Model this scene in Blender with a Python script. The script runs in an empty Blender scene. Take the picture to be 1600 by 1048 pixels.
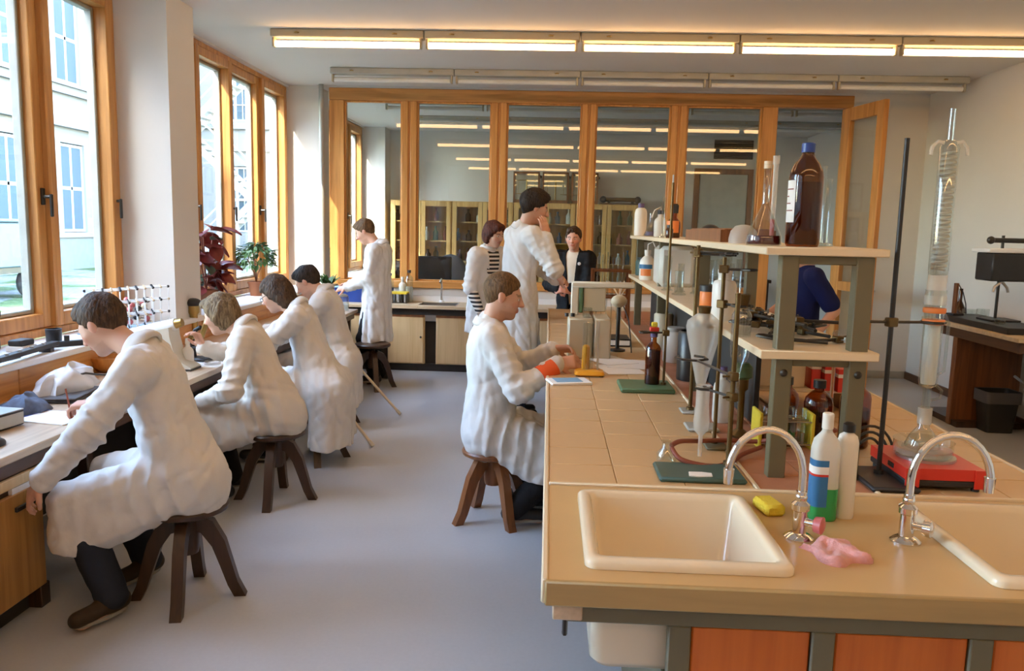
import bpy, bmesh, math, random
import numpy as np
from mathutils import Vector, Matrix
random.seed(7)
SC = bpy.context.scene
COL = SC.collection
PI = math.pi
H = 1.6                                   # camera height (m)

# ------------------------------------------------------------------ camera
def set_camera():
    pitch, yaw, roll, fpx = 0.133497, -0.04335, 0.023491, 1253.8
    f = Vector((math.sin(yaw)*math.cos(pitch), math.cos(yaw)*math.cos(pitch), -math.sin(pitch)))
    rt = Vector((math.cos(yaw), -math.sin(yaw), 0)); up = rt.cross(f)
    a = rt*math.cos(roll)+up*math.sin(roll); b = -rt*math.sin(roll)+up*math.cos(roll)
    cam = bpy.data.cameras.new('camera'); o = bpy.data.objects.new('camera', cam); COL.objects.link(o)
    cam.sensor_fit = 'HORIZONTAL'; cam.sensor_width = 36; cam.lens = 36*fpx/1600
    cam.clip_start = .05; cam.clip_end = 300
    o.matrix_world = Matrix(((a.x, b.x, -f.x, 0), (a.y, b.y, -f.y, 0), (a.z, b.z, -f.z, H), (0, 0, 0, 1)))
    SC.camera = o
set_camera()

# ------------------------------------------------------------------ world, sun, exposure
SUN = Vector((.45, .9, -.76)).normalized()
def set_light():
    w = bpy.data.worlds.new('sky'); SC.world = w; w.use_nodes = True
    nt = w.node_tree; bg = nt.nodes['Background']
    sk = nt.nodes.new('ShaderNodeTexSky'); sk.sky_type = 'NISHITA'; sk.sun_disc = False
    sk.sun_elevation = math.asin(-SUN.z); sk.sun_rotation = math.atan2(-SUN.x, -SUN.y)
    sk.air_density = 1.0; sk.dust_density = 1.0; sk.ozone_density = .8
    nt.links.new(sk.outputs[0], bg.inputs[0]); bg.inputs[1].default_value = 4.5
    l = bpy.data.lights.new('sun', 'SUN'); l.energy = 12.0; l.angle = math.radians(.6); l.color = (1, .93, .82)
    o = bpy.data.objects.new('sun', l); COL.objects.link(o)
    o.rotation_euler = SUN.to_track_quat('-Z', 'Y').to_euler(); o.location = (-20, -20, 30)
    for k, (y0, y1) in enumerate(((-1.25, 1.95), (2.4, 5.6), (6.05, 9.25), (9.75, 12.95))):   # sampling portals, emit nothing
        p = bpy.data.lights.new('window_portal', 'AREA'); p.shape = 'RECTANGLE'
        p.size = y1-y0; p.size_y = 2.2; p.cycles.is_portal = True
        po = bpy.data.objects.new('window_portal', p); COL.objects.link(po)
        po.location = (-3.3, (y0+y1)/2, 2.0)
        po.matrix_world = Matrix(((0, 0, -1, -3.3), (1, 0, 0, (y0+y1)/2), (0, -1, 0, 2.02), (0, 0, 0, 1)))
    vs = SC.view_settings; vs.view_transform = 'Standard'; vs.look = 'None'; vs.gamma = 1; vs.exposure = 0.33
    vs.use_curve_mapping = False
    SC.cycles.max_bounces = 10; SC.cycles.diffuse_bounces = 5; SC.cycles.transparent_max_bounces = 24
    SC.cycles.glossy_bounces = 4; SC.cycles.transmission_bounces = 8
    SC.cycles.caustics_reflective = False; SC.cycles.caustics_refractive = False
    SC.cycles.sample_clamp_indirect = 6; SC.cycles.use_denoising = True
set_light()
TUBE_POWER = 13.2

# ------------------------------------------------------------------ materials
MATS = {}
def _nt(name):
    m = bpy.data.materials.new(name); m.use_nodes = True
    nt = m.node_tree; b = nt.nodes['Principled BSDF']; MATS[name] = m
    return m, nt, b
def N(nt, t, **kw):
    n = nt.nodes.new(t)
    for k, v in kw.items(): setattr(n, k, v)
    return n
def ramp(nt, src, stops):
    r = N(nt, 'ShaderNodeValToRGB'); nt.links.new(src, r.inputs[0])
    e = r.color_ramp.elements
    while len(e) < len(stops): e.new(.5)
    for q, (p, c) in zip(e, stops): q.position = p; q.color = (*c, 1)
    return r.outputs[0]
def coords(nt, scale=(1, 1, 1)):
    tc = N(nt, 'ShaderNodeTexCoord'); mp = N(nt, 'ShaderNodeMapping'); mp.inputs['Scale'].default_value = scale
    nt.links.new(tc.outputs['Object'], mp.inputs[0]); return mp.outputs[0]
def bump(nt, b, src, strength, dist=.01):
    bp = N(nt, 'ShaderNodeBump'); bp.inputs['Strength'].default_value = strength; bp.inputs['Distance'].default_value = dist
    nt.links.new(src, bp.inputs['Height']); nt.links.new(bp.outputs[0], b.inputs['Normal'])
def noise(nt, scale, co=None, detail=4, dist=0.):
    n = N(nt, 'ShaderNodeTexNoise'); n.inputs['Scale'].default_value = scale; n.inputs['Detail'].default_value = detail
    n.inputs['Distortion'].default_value = dist
    if co is None: co = coords(nt)
    nt.links.new(co, n.inputs['Vector']); return n.outputs['Fac']
def mul(c, k): return tuple(min(1, x*k) for x in c)
def mat(name, col, rough=.5, metal=0., var=.08, scale=6., bmp=0., bscale=40., stretch=(1, 1, 1), spec=None, sheen=0.):
    if name in MATS: return MATS[name]
    m, nt, b = _nt(name)
    co = coords(nt, stretch)
    nf = noise(nt, scale, co, 5)
    nt.links.new(ramp(nt, nf, [(.3, mul(col, 1-var)), (.7, mul(col, 1+var))]), b.inputs['Base Color'])
    b.inputs['Roughness'].default_value = rough; b.inputs['Metallic'].default_value = metal
    if spec is not None: b.inputs['Specular IOR Level'].default_value = spec
    if sheen: b.inputs['Sheen Weight'].default_value = sheen
    if bmp: bump(nt, b, noise(nt, bscale, co, 4), bmp)
    return m
def wood(name, dark, light, axis=2, rough=.4, scale=1.0, bmp=.08):
    m, nt, b = _nt(name)
    s = [14*scale]*3; s[axis] = .9*scale
    co = coords(nt, s)
    n1 = noise(nt, 1.3, co, 6, .8)
    s2 = [70*scale]*3; s2[axis] = 2*scale
    n2 = noise(nt, 1.0, coords(nt, s2), 3)
    mx = N(nt, 'ShaderNodeMath', operation='MULTIPLY_ADD'); mx.inputs[1].default_value = .35; 
    nt.links.new(n2, mx.inputs[0]); nt.links.new(n1, mx.inputs[2])
    nt.links.new(ramp(nt, mx.outputs[0], [(.42, dark), (.8, light)]), b.inputs['Base Color'])
    b.inputs['Roughness'].default_value = rough
    bump(nt, b, n2, bmp, .004)
    return m
def glass(name, tint=(.93, .96, .95), ior=1.45, rough=0.0, extra=0.0):
    """thin clear sheet: Fresnel reflection over straight-through transmission"""
    m, nt, b = _nt(name); nt.nodes.remove(b)
    lw = N(nt, 'ShaderNodeLayerWeight'); lw.inputs[0].default_value = .5
    pw = N(nt, 'ShaderNodeMath', operation='POWER'); pw.inputs[1].default_value = 5; nt.links.new(lw.outputs['Facing'], pw.inputs[0])
    r0 = ((ior-1)/(ior+1))**2
    fr = N(nt, 'ShaderNodeMath', operation='MULTIPLY_ADD'); fr.inputs[1].default_value = 1-r0; fr.inputs[2].default_value = r0; nt.links.new(pw.outputs[0], fr.inputs[0])
    tr = N(nt, 'ShaderNodeBsdfTransparent'); tr.inputs[0].default_value = (*tint, 1)
    gl = N(nt, 'ShaderNodeBsdfGlossy'); gl.inputs['Roughness'].default_value = rough; gl.inputs[0].default_value = (1, 1, 1, 1)
    mx = N(nt, 'ShaderNodeMixShader')
    fac = fr.outputs[0]
    if extra:
        ad = N(nt, 'ShaderNodeMath', operation='ADD'); ad.inputs[1].default_value = extra; ad.use_clamp = True
        nt.links.new(fac, ad.inputs[0]); fac = ad.outputs[0]
    nt.links.new(fac, mx.inputs[0]); nt.links.new(tr.outputs[0], mx.inputs[1]); nt.links.new(gl.outputs[0], mx.inputs[2])
    nt.links.new(mx.outputs[0], nt.nodes['Material Output'].inputs[0]); return m
def murky(name, col, alpha=.5, rough=.15):
    """translucent tinted plastic or liquid"""
    m, nt, b = _nt(name)
    b.inputs['Base Color'].default_value = (*col, 1); b.inputs['Roughness'].default_value = rough
    b.inputs['Alpha'].default_value = alpha; return m
def emit(name, col, s):
    m, nt, b = _nt(name); b.inputs['Base Color'].default_value = (*col, 1)
    b.inputs['Emission Color'].default_value = (*col, 1); b.inputs['Emission Strength'].default_value = s; return m

mat('plaster', (.70, .665, .61), .85, var=.02, scale=2, bmp=.05, bscale=90)
mat('ceiling_paint', (.72, .70, .675), .9, var=.015, scale=1.5)
def lino():
    m, nt, b = _nt('lino')
    co = coords(nt)
    n1 = noise(nt, .9, co, 5); n2 = noise(nt, 60, co, 3)
    mx = N(nt, 'ShaderNodeMath', operation='MULTIPLY_ADD'); mx.inputs[1].default_value = .25
    nt.links.new(n2, mx.inputs[0]); nt.links.new(n1, mx.inputs[2])
    nt.links.new(ramp(nt, mx.outputs[0], [(.4, (.42, .435, .46)), (.85, (.52, .535, .56))]), b.inputs['Base Color'])
    b.inputs['Roughness'].default_value = .36
    nr = N(nt, 'ShaderNodeMapRange'); nr.inputs[3].default_value = .28; nr.inputs[4].default_value = .48
    nt.links.new(n1, nr.inputs[0]); nt.links.new(nr.outputs[0], b.inputs['Roughness'])
lino()
wood('pine_v', (.42, .165, .035), (.66, .31, .085), 2, .38)
wood('pine_h', (.42, .165, .035), (.66, .31, .085), 0, .38)
wood('pine_y', (.42, .165, .035), (.66, .31, .085), 1, .38)
wood('oak_v', (.50, .27, .07), (.70, .43, .15), 2, .4)
wood('oak_dark', (.34, .15, .035), (.50, .25, .07), 2, .4)
wood('cherry_v', (.48, .105, .008), (.60, .15, .016), 2, .42)
wood('birch_v', (.62, .42, .20), (.74, .54, .29), 2, .45)
wood('dark_wood', (.018, .009, .005), (.055, .024, .011), 2, .38)
wood('brown_wood', (.12, .042, .014), (.26, .095, .03), 2, .35)
wood('dark_wood_y', (.05, .02, .01), (.12, .05, .02), 1, .4)
wood('bench_wood', (.48, .33, .20), (.66, .49, .33), 1, .3)
wood('counter_wood', (.55, .40, .23), (.68, .52, .33), 0, .4)
glass('pane'); glass('labglass', (.83, .87, .85), 1.55, .02, .07); glass('amber', (.52, .23, .035), 1.5, .03, .02)
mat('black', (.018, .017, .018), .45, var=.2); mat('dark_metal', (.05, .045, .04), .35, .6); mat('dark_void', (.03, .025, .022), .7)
mat('chrome', (.82, .80, .78), .08, 1., var=.02); mat('steel', (.55, .54, .52), .3, 1., var=.05)
mat('brass', (.45, .30, .10), .3, 1.); mat('grey_paint', (.42, .41, .36), .5); mat('olive', (.145, .125, .07), .5, var=.06, bmp=.03)
mat('cream_tile', (.66, .44, .22), .32, var=.05, scale=3, bmp=.02, bscale=30)
mat('cream_top', (.58, .385, .17), .35, var=.06, scale=3)
mat('cream_edge', (.76, .62, .42), .4, var=.03); mat('grout', (.50, .34, .17), .8)
mat('top_edge', (.40, .26, .10), .45, var=.12, scale=9, stretch=(.3, 3, 3))
mat('terracotta', (.46, .20, .11), .5, var=.12, scale=8)
mat('ceramic', (.80, .68, .49), .18, var=.02, spec=.5); mat('white_paint', (.82, .81, .79), .45, var=.02)
mat('white_plastic', (.80, .77, .70), .4, var=.03); mat('paper', (.86, .85, .82), .8, var=.02)
mat('cream_metal', (.50, .43, .30), .45, var=.04); mat('beige_metal', (.62, .575, .47), .45, var=.03)
mat('red_paint', (.62, .035, .02), .3, var=.06); mat('orange_plastic', (.80, .36, .02), .4); mat('red_rubber', (.26, .065, .035), .55)
mat('green_paint', (.085, .16, .075), .45, var=.1); mat('teal_paint', (.05, .105, .09), .45, var=.1)
mat('blue_plastic', (.02, .06, .30), .35); mat('light_blue', (.20, .42, .62), .5); mat('yellow_foam', (.74, .55, .04), .9, bmp=.5, bscale=120)
mat('pink_cloth', (.72, .34, .31), .95, var=.12, scale=25, bmp=.3, bscale=200, sheen=.3)
mat('coat', (.70, .67, .635), .85, var=.03, scale=9, bmp=.3, bscale=22)
mat('coat_cool', (.71, .70, .685), .85, var=.03, scale=9, bmp=.3, bscale=22)
mat('coat_warm', (.68, .61, .52), .85, var=.03, scale=9, bmp=.3, bscale=22)
mat('trousers_navy', (.020, .024, .036), .8, var=.2, bmp=.2, bscale=60, spec=.15); mat('trousers_black', (.014, .013, .014), .8, var=.2, bmp=.2, bscale=60, spec=.15)
mat('jacket_black', (.012, .012, .014), .75, var=.25, bmp=.15, bscale=50, spec=.15)
mat('shoe_brown', (.05, .032, .02), .5, var=.3, spec=.15); mat('sole', (.30, .27, .22), .7)
mat('blue_shirt', (.010, .015, .075), .8, var=.1, bmp=.15, spec=.15); mat('blouse', (.70, .60, .48), .7); mat('orange_cloth', (.85, .13, .03), .8)
mat('eyeball', (.75, .72, .68), .2, var=.0); mat('iris', (.05, .035, .025), .15)
mat('liquid_green', (.03, .36, .10), .15, var=.02); mat('liquid_red', (.09, .008, .012), .1); mat('liquid_brown', (.11, .042, .007), .1)
murky('milky', (.78, .76, .68), .72, .4); murky('frost', (.84, .81, .74), .40, .3); murky('bag', (.86, .88, .90), .75, .25)
mat('blue_label', (.03, .16, .36), .5); mat('white_label', (.85, .82, .78), .6); mat('orange_label', (.75, .22, .05), .5)
mat('amber_dark', (.055, .018, .006), .1, var=.1, spec=.6)
mat('purple_plastic', (.12, .09, .22), .4); mat('bronze', (.14, .085, .03), .4, .7)
mat('leaf_red', (.20, .025, .02), .4, var=.35, scale=14, bmp=.2); mat('leaf_green', (.07, .16, .04), .45, var=.4, scale=14)
mat('leaf_olive', (.10, .15, .10), .45, var=.3, scale=14); mat('pot_clay', (.34, .14, .07), .7); mat('soil', (.05, .03, .02), .95)
mat('frame_white', (.46, .46, .45), .6); mat('facade', (.235, .228, .215), .9, var=.03, scale=.6); mat('facade_pink', (.18, .13, .12), .9, var=.04); mat('plinth', (.18, .185, .185), .9)
mat('trailer_blue', (.10, .14, .16), .5, var=.08); mat('tyre', (.03, .03, .03), .8); mat('grey_bag', (.16, .18, .23), .6, var=.3, scale=20)
mat('denim', (.10, .13, .20), .8, var=.3, scale=30); mat('screen_dark', (.02, .022, .03), .25); mat('flap', (.09, .085, .09), .6)
mat('pink_ball', (.55, .14, .14), .35)
def court():
    m, nt, b = _nt('court')
    co = coords(nt); n1 = noise(nt, .55, co, 6, .6); n2 = noise(nt, 9, co, 4)
    g = ramp(nt, n2, [(.3, (.035, .07, .015)), (.7, (.09, .14, .035))]); c = ramp(nt, n2, [(.35, (.15, .15, .145)), (.65, (.28, .28, .27))])
    f = ramp(nt, n1, [(.44, (0, 0, 0)), (.54, (1, 1, 1))])
    mx = N(nt, 'ShaderNodeMix', data_type='RGBA'); nt.links.new(f, mx.inputs[0]); nt.links.new(g, mx.inputs[6]); nt.links.new(c, mx.inputs[7])
    nt.links.new(mx.outputs[2], b.inputs['Base Color']); b.inputs['Roughness'].default_value = .95
    bump(nt, b, n2, .6, .05)
court()
def stripes():
    m, nt, b = _nt('striped_knit')
    tc = N(nt, 'ShaderNodeTexCoord'); sx = N(nt, 'ShaderNodeSeparateXYZ'); nt.links.new(tc.outputs['Object'], sx.inputs[0])
    a = N(nt, 'ShaderNodeMath', operation='MULTIPLY'); a.inputs[1].default_value = 1/.036; nt.links.new(sx.outputs[2], a.inputs[0])
    f = N(nt, 'ShaderNodeMath', operation='FRACT'); nt.links.new(a.outputs[0], f.inputs[0])
    nt.links.new(ramp(nt, f.outputs[0], [(.50, (.02, .02, .025)), (.56, (.78, .73, .66))]), b.inputs['Base Color']); b.inputs['Roughness'].default_value = .85
stripes()
def skin():
    m, nt, b = _nt('skin')
    at = N(nt, 'ShaderNodeVertexColor'); at.layer_name = 'Col'
    nt.links.new(at.outputs[0], b.inputs['Base Color']); b.inputs['Roughness'].default_value = .5
    b.inputs['Subsurface Weight'].default_value = .08; b.inputs['Subsurface Radius'].default_value = (.012, .005, .003); b.inputs['Subsurface Scale'].default_value = .5
    bump(nt, b, noise(nt, 160, None, 3), .06, .004)
skin()
def hairmat(name, dark, light):
    m, nt, b = _nt(name)
    co = coords(nt, (60, 60, 14)); n1 = noise(nt, 1.6, co, 5, .6)
    nt.links.new(ramp(nt, n1, [(.35, dark), (.68, light)]), b.inputs['Base Color'])
    b.inputs['Roughness'].default_value = .6; b.inputs['Specular IOR Level'].default_value = .25; bump(nt, b, n1, .9, .012)
hairmat('hair_dark', (.010, .006, .004), (.045, .026, .016)); hairmat('hair_brown', (.03, .016, .008), (.10, .052, .026))
hairmat('hair_blond', (.10, .06, .028), (.30, .20, .10)); hairmat('hair_light', (.075, .04, .016), (.19, .105, .045))
hairmat('hair_auburn', (.035, .010, .006), (.13, .035, .018)); hairmat('hair_ash', (.06, .04, .026), (.17, .115, .07))
emit('tube_light', (1, .59, .255), TUBE_POWER); mat('tube_off', (.78, .78, .74), .3)

# ------------------------------------------------------------------ mesh builder
_CH = None
class MB:
    def __init__(s): s.v = []; s.f = []; s.mi = []; s.cur = 0
    def add(s, vs, fs):
        o = len(s.v); s.v += [tuple(p) for p in vs]; s.f += [tuple(i+o for i in f) for f in fs]; s.mi += [s.cur]*len(fs); return s
    def obox(s, c, ax, hd, bev=0.):
        c = Vector(c); ax = [Vector(a) for a in ax]
        if bev <= 0:
            vs = [c+ax[0]*hd[0]*i+ax[1]*hd[1]*j+ax[2]*hd[2]*k for i in (-1, 1) for j in (-1, 1) for k in (-1, 1)]
            return s.add(vs, [(0, 1, 3, 2), (4, 6, 7, 5), (0, 4, 5, 1), (2, 3, 7, 6), (0, 2, 6, 4), (1, 5, 7, 3)])
        bev = min(bev, min(hd)*.95)
        vs = []; idx = {}
        for i in (-1, 1):
            for j in (-1, 1):
                for k in (-1, 1):
                    sg = (i, j, k)
                    for a in range(3):
                        e = [sg[q]*(hd[q]-(0 if q == a else bev)) for q in range(3)]
                        idx[(sg, a)] = len(vs); vs.append(c+ax[0]*e[0]+ax[1]*e[1]+ax[2]*e[2])
        fs = []
        for a in range(3):
            b, d = (a+1) % 3, (a+2) % 3
            for sa in (-1, 1):
                def sgn(x, y):
                    t = [0, 0, 0]; t[a] = sa; t[b] = x; t[d] = y; return tuple(t)
                fs.append([idx[(sgn(x, y), a)] for x, y in ((-1, -1), (1, -1), (1, 1), (-1, 1))])
                for sb in (-1, 1):
                    p, q = sgn(sb, -1), sgn(sb, 1)
                    fs.append([idx[(p, a)], idx[(q, a)], idx[(q, b)], idx[(p, b)]])
        for i in (-1, 1):
            for j in (-1, 1):
                for k in (-1, 1): fs.append([idx[((i, j, k), a)] for a in range(3)])
        return s.add(vs, fs)
    def box(s, x0, x1, y0, y1, z0, z1, bev=0.):
        return s.obox(((x0+x1)/2, (y0+y1)/2, (z0+z1)/2), ((1, 0, 0), (0, 1, 0), (0, 0, 1)), (abs(x1-x0)/2, abs(y1-y0)/2, abs(z1-z0)/2), bev)
    def ring(s, rings, closed_u=True, cap0=True, cap1=True, loop=False):
        n = len(rings[0]); vs = [p for r in rings for p in r]; fs = []; m = len(rings)
        for i in range(m if loop else m-1):
            for j in range(n if closed_u else n-1):
                a, b = i*n+j, i*n+(j+1) % n; c, d = ((i+1) % m)*n+(j+1) % n, ((i+1) % m)*n+j
                fs.append((a, b, c, d))
        if not loop and closed_u:
            if cap0: fs.append(tuple(range(n))[::-1])
            if cap1: fs.append(tuple((m-1)*n+j for j in range(n)))
        return s.add(vs, fs)
    def cyl(s, p0, p1, r0, r1=None, n=12, cap=True):
        return s.tube([p0, p1], [r0, r0 if r1 is None else r1], n, cap=cap)
    def tube(s, path, r, n=8, loop=False, cap=True, flat=1., upv=None):
        P = [Vector(p) for p in path]; m = len(P)
        R = r if isinstance(r, (list, tuple)) else [r]*m
        rings = []; u = None
        for i in range(m):
            if loop: t = P[(i+1) % m]-P[i-1]
            else: t = P[min(i+1, m-1)]-P[max(i-1, 0)]
            t.normalize()
            if u is None:
                u = Vector(upv) if upv else (Vector((0, 0, 1)) if abs(t.z) < .9 else Vector((1, 0, 0)))
            u = (u-t*u.dot(t)).normalized(); w = t.cross(u)
            rings.append([P[i]+(u*math.cos(2*PI*k/n)*flat+w*math.sin(2*PI*k/n))*R[i] for k in range(n)])
        return s.ring(rings, True, cap, cap, loop)
    def lathe(s, prof, c=(0, 0, 0), n=20, cap0=True, cap1=True):
        c = Vector(c)
        return s.ring([[c+Vector((r*math.cos(2*PI*k/n), r*math.sin(2*PI*k/n), z)) for k in range(n)] for r, z in prof], True, cap0, cap1)
    def sphere(s, c, r, n=14, m=9):
        c = Vector(c); r = r if isinstance(r, (tuple, list)) else (r, r, r)
        rings = []
        for i in range(m+1):
            th = -PI/2+PI*i/m; k0 = max(math.cos(th), .02)
            rings.append([c+Vector((r[0]*k0*math.cos(2*PI*k/n), r[1]*k0*math.sin(2*PI*k/n), r[2]*math.sin(th))) for k in range(n)])
        return s.ring(rings)
    def prism(s, poly, axis, t0, t1):
        """poly of 2-D points in the other two axes (cyclic x,y,z order kept), extruded along axis"""
        def mk(p, t):
            if axis == 0: return (t, p[0], p[1])
            if axis == 1: return (p[0], t, p[1])
            return (p[0], p[1], t)
        n = len(poly); vs = [mk(p, t0) for p in poly]+[mk(p, t1) for p in poly]
        fs = [tuple(range(n))[::-1], tuple(range(n, 2*n))]+[(i, (i+1) % n, n+(i+1) % n, n+i) for i in range(n)]
        return s.add(vs, fs)
    def mesh(s, name, mats, ang=38):
        me = bpy.data.meshes.new(name); me.from_pydata(s.v, [], s.f)
        bm = bmesh.new(); bm.from_mesh(me); bmesh.ops.recalc_face_normals(bm, faces=bm.faces); bm.to_mesh(me); bm.free()
        if not isinstance(mats, (list, tuple)): mats = [mats]
        for m in mats: me.materials.append(MATS[m])
        if len(mats) > 1: me.polygons.foreach_set('material_index', s.mi)
        me.polygons.foreach_set('use_smooth', [True]*len(me.polygons)); me.set_sharp_from_angle(angle=math.radians(ang))
        return me
    def part(s, name, mats, parent, loc=None, label=None, ang=38):
        o = bpy.data.objects.new(name, s.mesh(name, mats, ang)); COL.objects.link(o); o.parent = parent
        if loc: o.location = loc
        if label: o['label'] = label
        return o
    def thing(s, name, label, cat, mats, loc=(0, 0, 0), rz=0, group=None, ang=38):
        o = bpy.data.objects.new(name, s.mesh(name, mats, ang)); COL.objects.link(o)
        o.location = loc; o.rotation_euler = (0, 0, rz); tag(o, label, cat, group); return o
    def struct(s, name, mats, parent=None):
        o = bpy.data.objects.new(name, s.mesh(name, mats)); COL.objects.link(o)
        if parent: o.parent = parent
        else: o['kind'] = 'structure'
        return o
def tag(o, label, cat, group=None):
    o['label'] = label; o['category'] = cat
    if group: o['group'] = group
def thing(name, label, cat, loc=(0, 0, 0), rz=0, group=None):
    o = bpy.data.objects.new(name, None); COL.objects.link(o); o.empty_display_size = .1
    o.location = loc; o.rotation_euler = (0, 0, rz); tag(o, label, cat, group); return o
def sroot(name, loc=(0, 0, 0)):
    o = bpy.data.objects.new(name, None); COL.objects.link(o); o['kind'] = 'structure'; o.location = loc; o.empty_display_size = .1; return o
def copy_tree(o, parent=None, loc=None, rz=None, label=None):
    c = o.copy(); COL.objects.link(c)
    if parent: c.parent = parent
    if loc is not None: c.location = loc
    if rz is not None: c.rotation_euler = (0, 0, rz)
    if label: c['label'] = label
    for ch in list(o.children): copy_tree(ch, c)
    return c
def spl(P, k=6):
    """smooth curve through the points"""
    P = [Vector(p) for p in P]; out = []
    for i in range(len(P)-1):
        a, b, c, d = P[max(i-1, 0)], P[i], P[i+1], P[min(i+2, len(P)-1)]
        for j in range(k):
            t = j/k; out.append(.5*((2*b)+(c-a)*t+(2*a-5*b+4*c-d)*t*t+(3*b-a-3*c+d)*t**3))
    return out+[P[-1]]
def arc(c, r, a0, a1, n, u, w):
    c = Vector(c); u = Vector(u); w = Vector(w)
    return [c+u*r*math.cos(a0+(a1-a0)*i/n)+w*r*math.sin(a0+(a1-a0)*i/n) for i in range(n+1)]

# ================================================================== SETTING
XL, XP, XR, YB, ZC, YF, Y2 = -3.08, -2.66, 4.095, 9.26, 3.14, -2.6, 13.4
def room():
    MB().box(-3.16, 4.3, YF-.2, Y2+.2, -.1, 0).struct('floor', 'lino')
    MB().box(-3.20, 4.3, YF-.2, Y2+.2, ZC, ZC+.15).struct('ceiling', 'ceiling_paint')
    m = MB().box(-3.16, XP-.02, YF, Y2, 0, .845)
    m.box(-3.16, -3.0, YF, Y2, 3.118, ZC)
    for y0, y1 in ((YF, -1.27), (1.97, 2.37), (5.61, 6.03), (9.27, 9.68), (12.98, Y2)):
        m.box(-3.16, XP, y0, y1, .84, ZC)
    m.struct('wall_left', 'plaster')
    MB().box(XR, XR+.2, YF, Y2, 0, ZC).struct('wall_right', 'plaster')
    MB().box(-3.16, XR+.2, YF-.2, YF, 0, ZC).struct('wall_front', 'plaster')
    m = MB().box(3.29, XR, YB-.06, YB+.10, 0, ZC).box(-2.66, 3.29, YB-.05, YB+.08, 3.115, ZC)
    m.box(XP, 2.31, YB-.05, YB+.08, 0, .90)
    m.struct('wall_back', 'plaster')
    MB().box(-3.16, XR+.2, Y2, Y2+.2, 0, ZC).struct('wall_far', 'plaster')
    MB().box(XR-.018, XR, YF, YB-.06, 0, .085, .004).struct('baseboard_right', 'dark_wood_y')
    MB().box(3.30, XR-.018, YB-.076, YB-.06, 0, .085, .004).struct('baseboard_back', 'grey_paint')
    # window ledge and timber cladding under it
    MB().box(-3.03, XP+.05, YF, Y2-.4, .845, .88, .006).struct('trim_ledge', 'white_paint')
    MB().box(XP-.02, XP, YF, 9.0, .02, .69).struct('trim_bench_shade', 'dark_void')  # black sheet painting in the deep shade under the window bench
    pr = sroot('trim_cladding')
    pm = MB().box(-.004, .018, 0, .71, .69, .845, .004).mesh('board', 'pine_y')
    y = YF+.02
    while y < 9.0:
        o = bpy.data.objects.new('board', pm); COL.objects.link(o); o.parent = pr; o.location = (XP, y, 0); y += .715
    # narrow service pipe beside the partition
    MB().cyl((-2.60, 9.16, 0), (-2.60, 9.16, ZC), .028, n=12).struct('trim_pipe', 'grey_paint')
    # socket and conduit on the back wall
    t = thing('wall_socket', 'white double wall socket on the plain wall right of the door', 'socket', (3.50, YB-.06, 1.12))
    MB().box(-.04, .04, -.012, 0, -.07, .07, .004).part('plate', 'white_plastic', t)
    for z in (-.033, .033): MB().lathe([(.022, 0), (.022, .003)], n=14).part('socket_face', 'beige_metal', t, (0, -.012, z)).rotation_euler = (PI/2, 0, 0)
room()

def ring_frame(m, y0, y1, z0, z1, x0, x1, w, wb=None):
    wb = w if wb is None else wb
    m.box(x0, x1, y0, y0+w, z0, z1, .006).box(x0, x1, y1-w, y1, z0, z1, .006)
    m.box(x0, x1, y0+w, y1-w, z1-w, z1, .006).box(x0, x1, y0+w, y1-w, z0, z0+wb, .006)
def side_window(k, y0, y1):
    r = sroot('window_%d' % k)
    m = MB(); ring_frame(m, y0, y1, .88, 3.118, XL-.05, XL+.05, .045, .05); m.struct('window_frame', 'pine_v', r)
    n = 4; p = (y1-y0-.09)/n
    for i in range(n):
        a, b = y0+.045+i*p, y0+.045+(i+1)*p
        m = MB(); ring_frame(m, a+.004, b-.004, .932, 3.072, XL-.045, XL+.035+.03*(i % 2), .075, .085)
        s = m.part('sash', 'pine_v', r)
        m = MB(); ring_frame(m, a+.08, b-.08, 1.018, 2.996, XL-.075, XL-.02, .028); m.part('glazing_bead', 'grey_paint', s)
        MB().box(XL-.022, XL-.014, a+.09, b-.09, 1.03, 2.985).part('pane', 'pane', s)
        if i < 3 or k == 2:
            m = MB().cyl((XL+.03, b-.035, 1.72), (XL+.095, b-.035, 1.72), .010, n=8).box(XL+.085, XL+.10, b-.046, b-.024, 1.60, 1.735, .004)
            m.box(XL+.03, XL+.048, b-.05, b-.02, 1.67, 1.77, .003); m.part('window_handle', 'dark_metal', s)
for k, (a, b) in enumerate(((-1.27, 1.97), (2.37, 5.61), (6.03, 9.27), (9.68, 12.98))): side_window(k+1, a, b)

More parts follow.
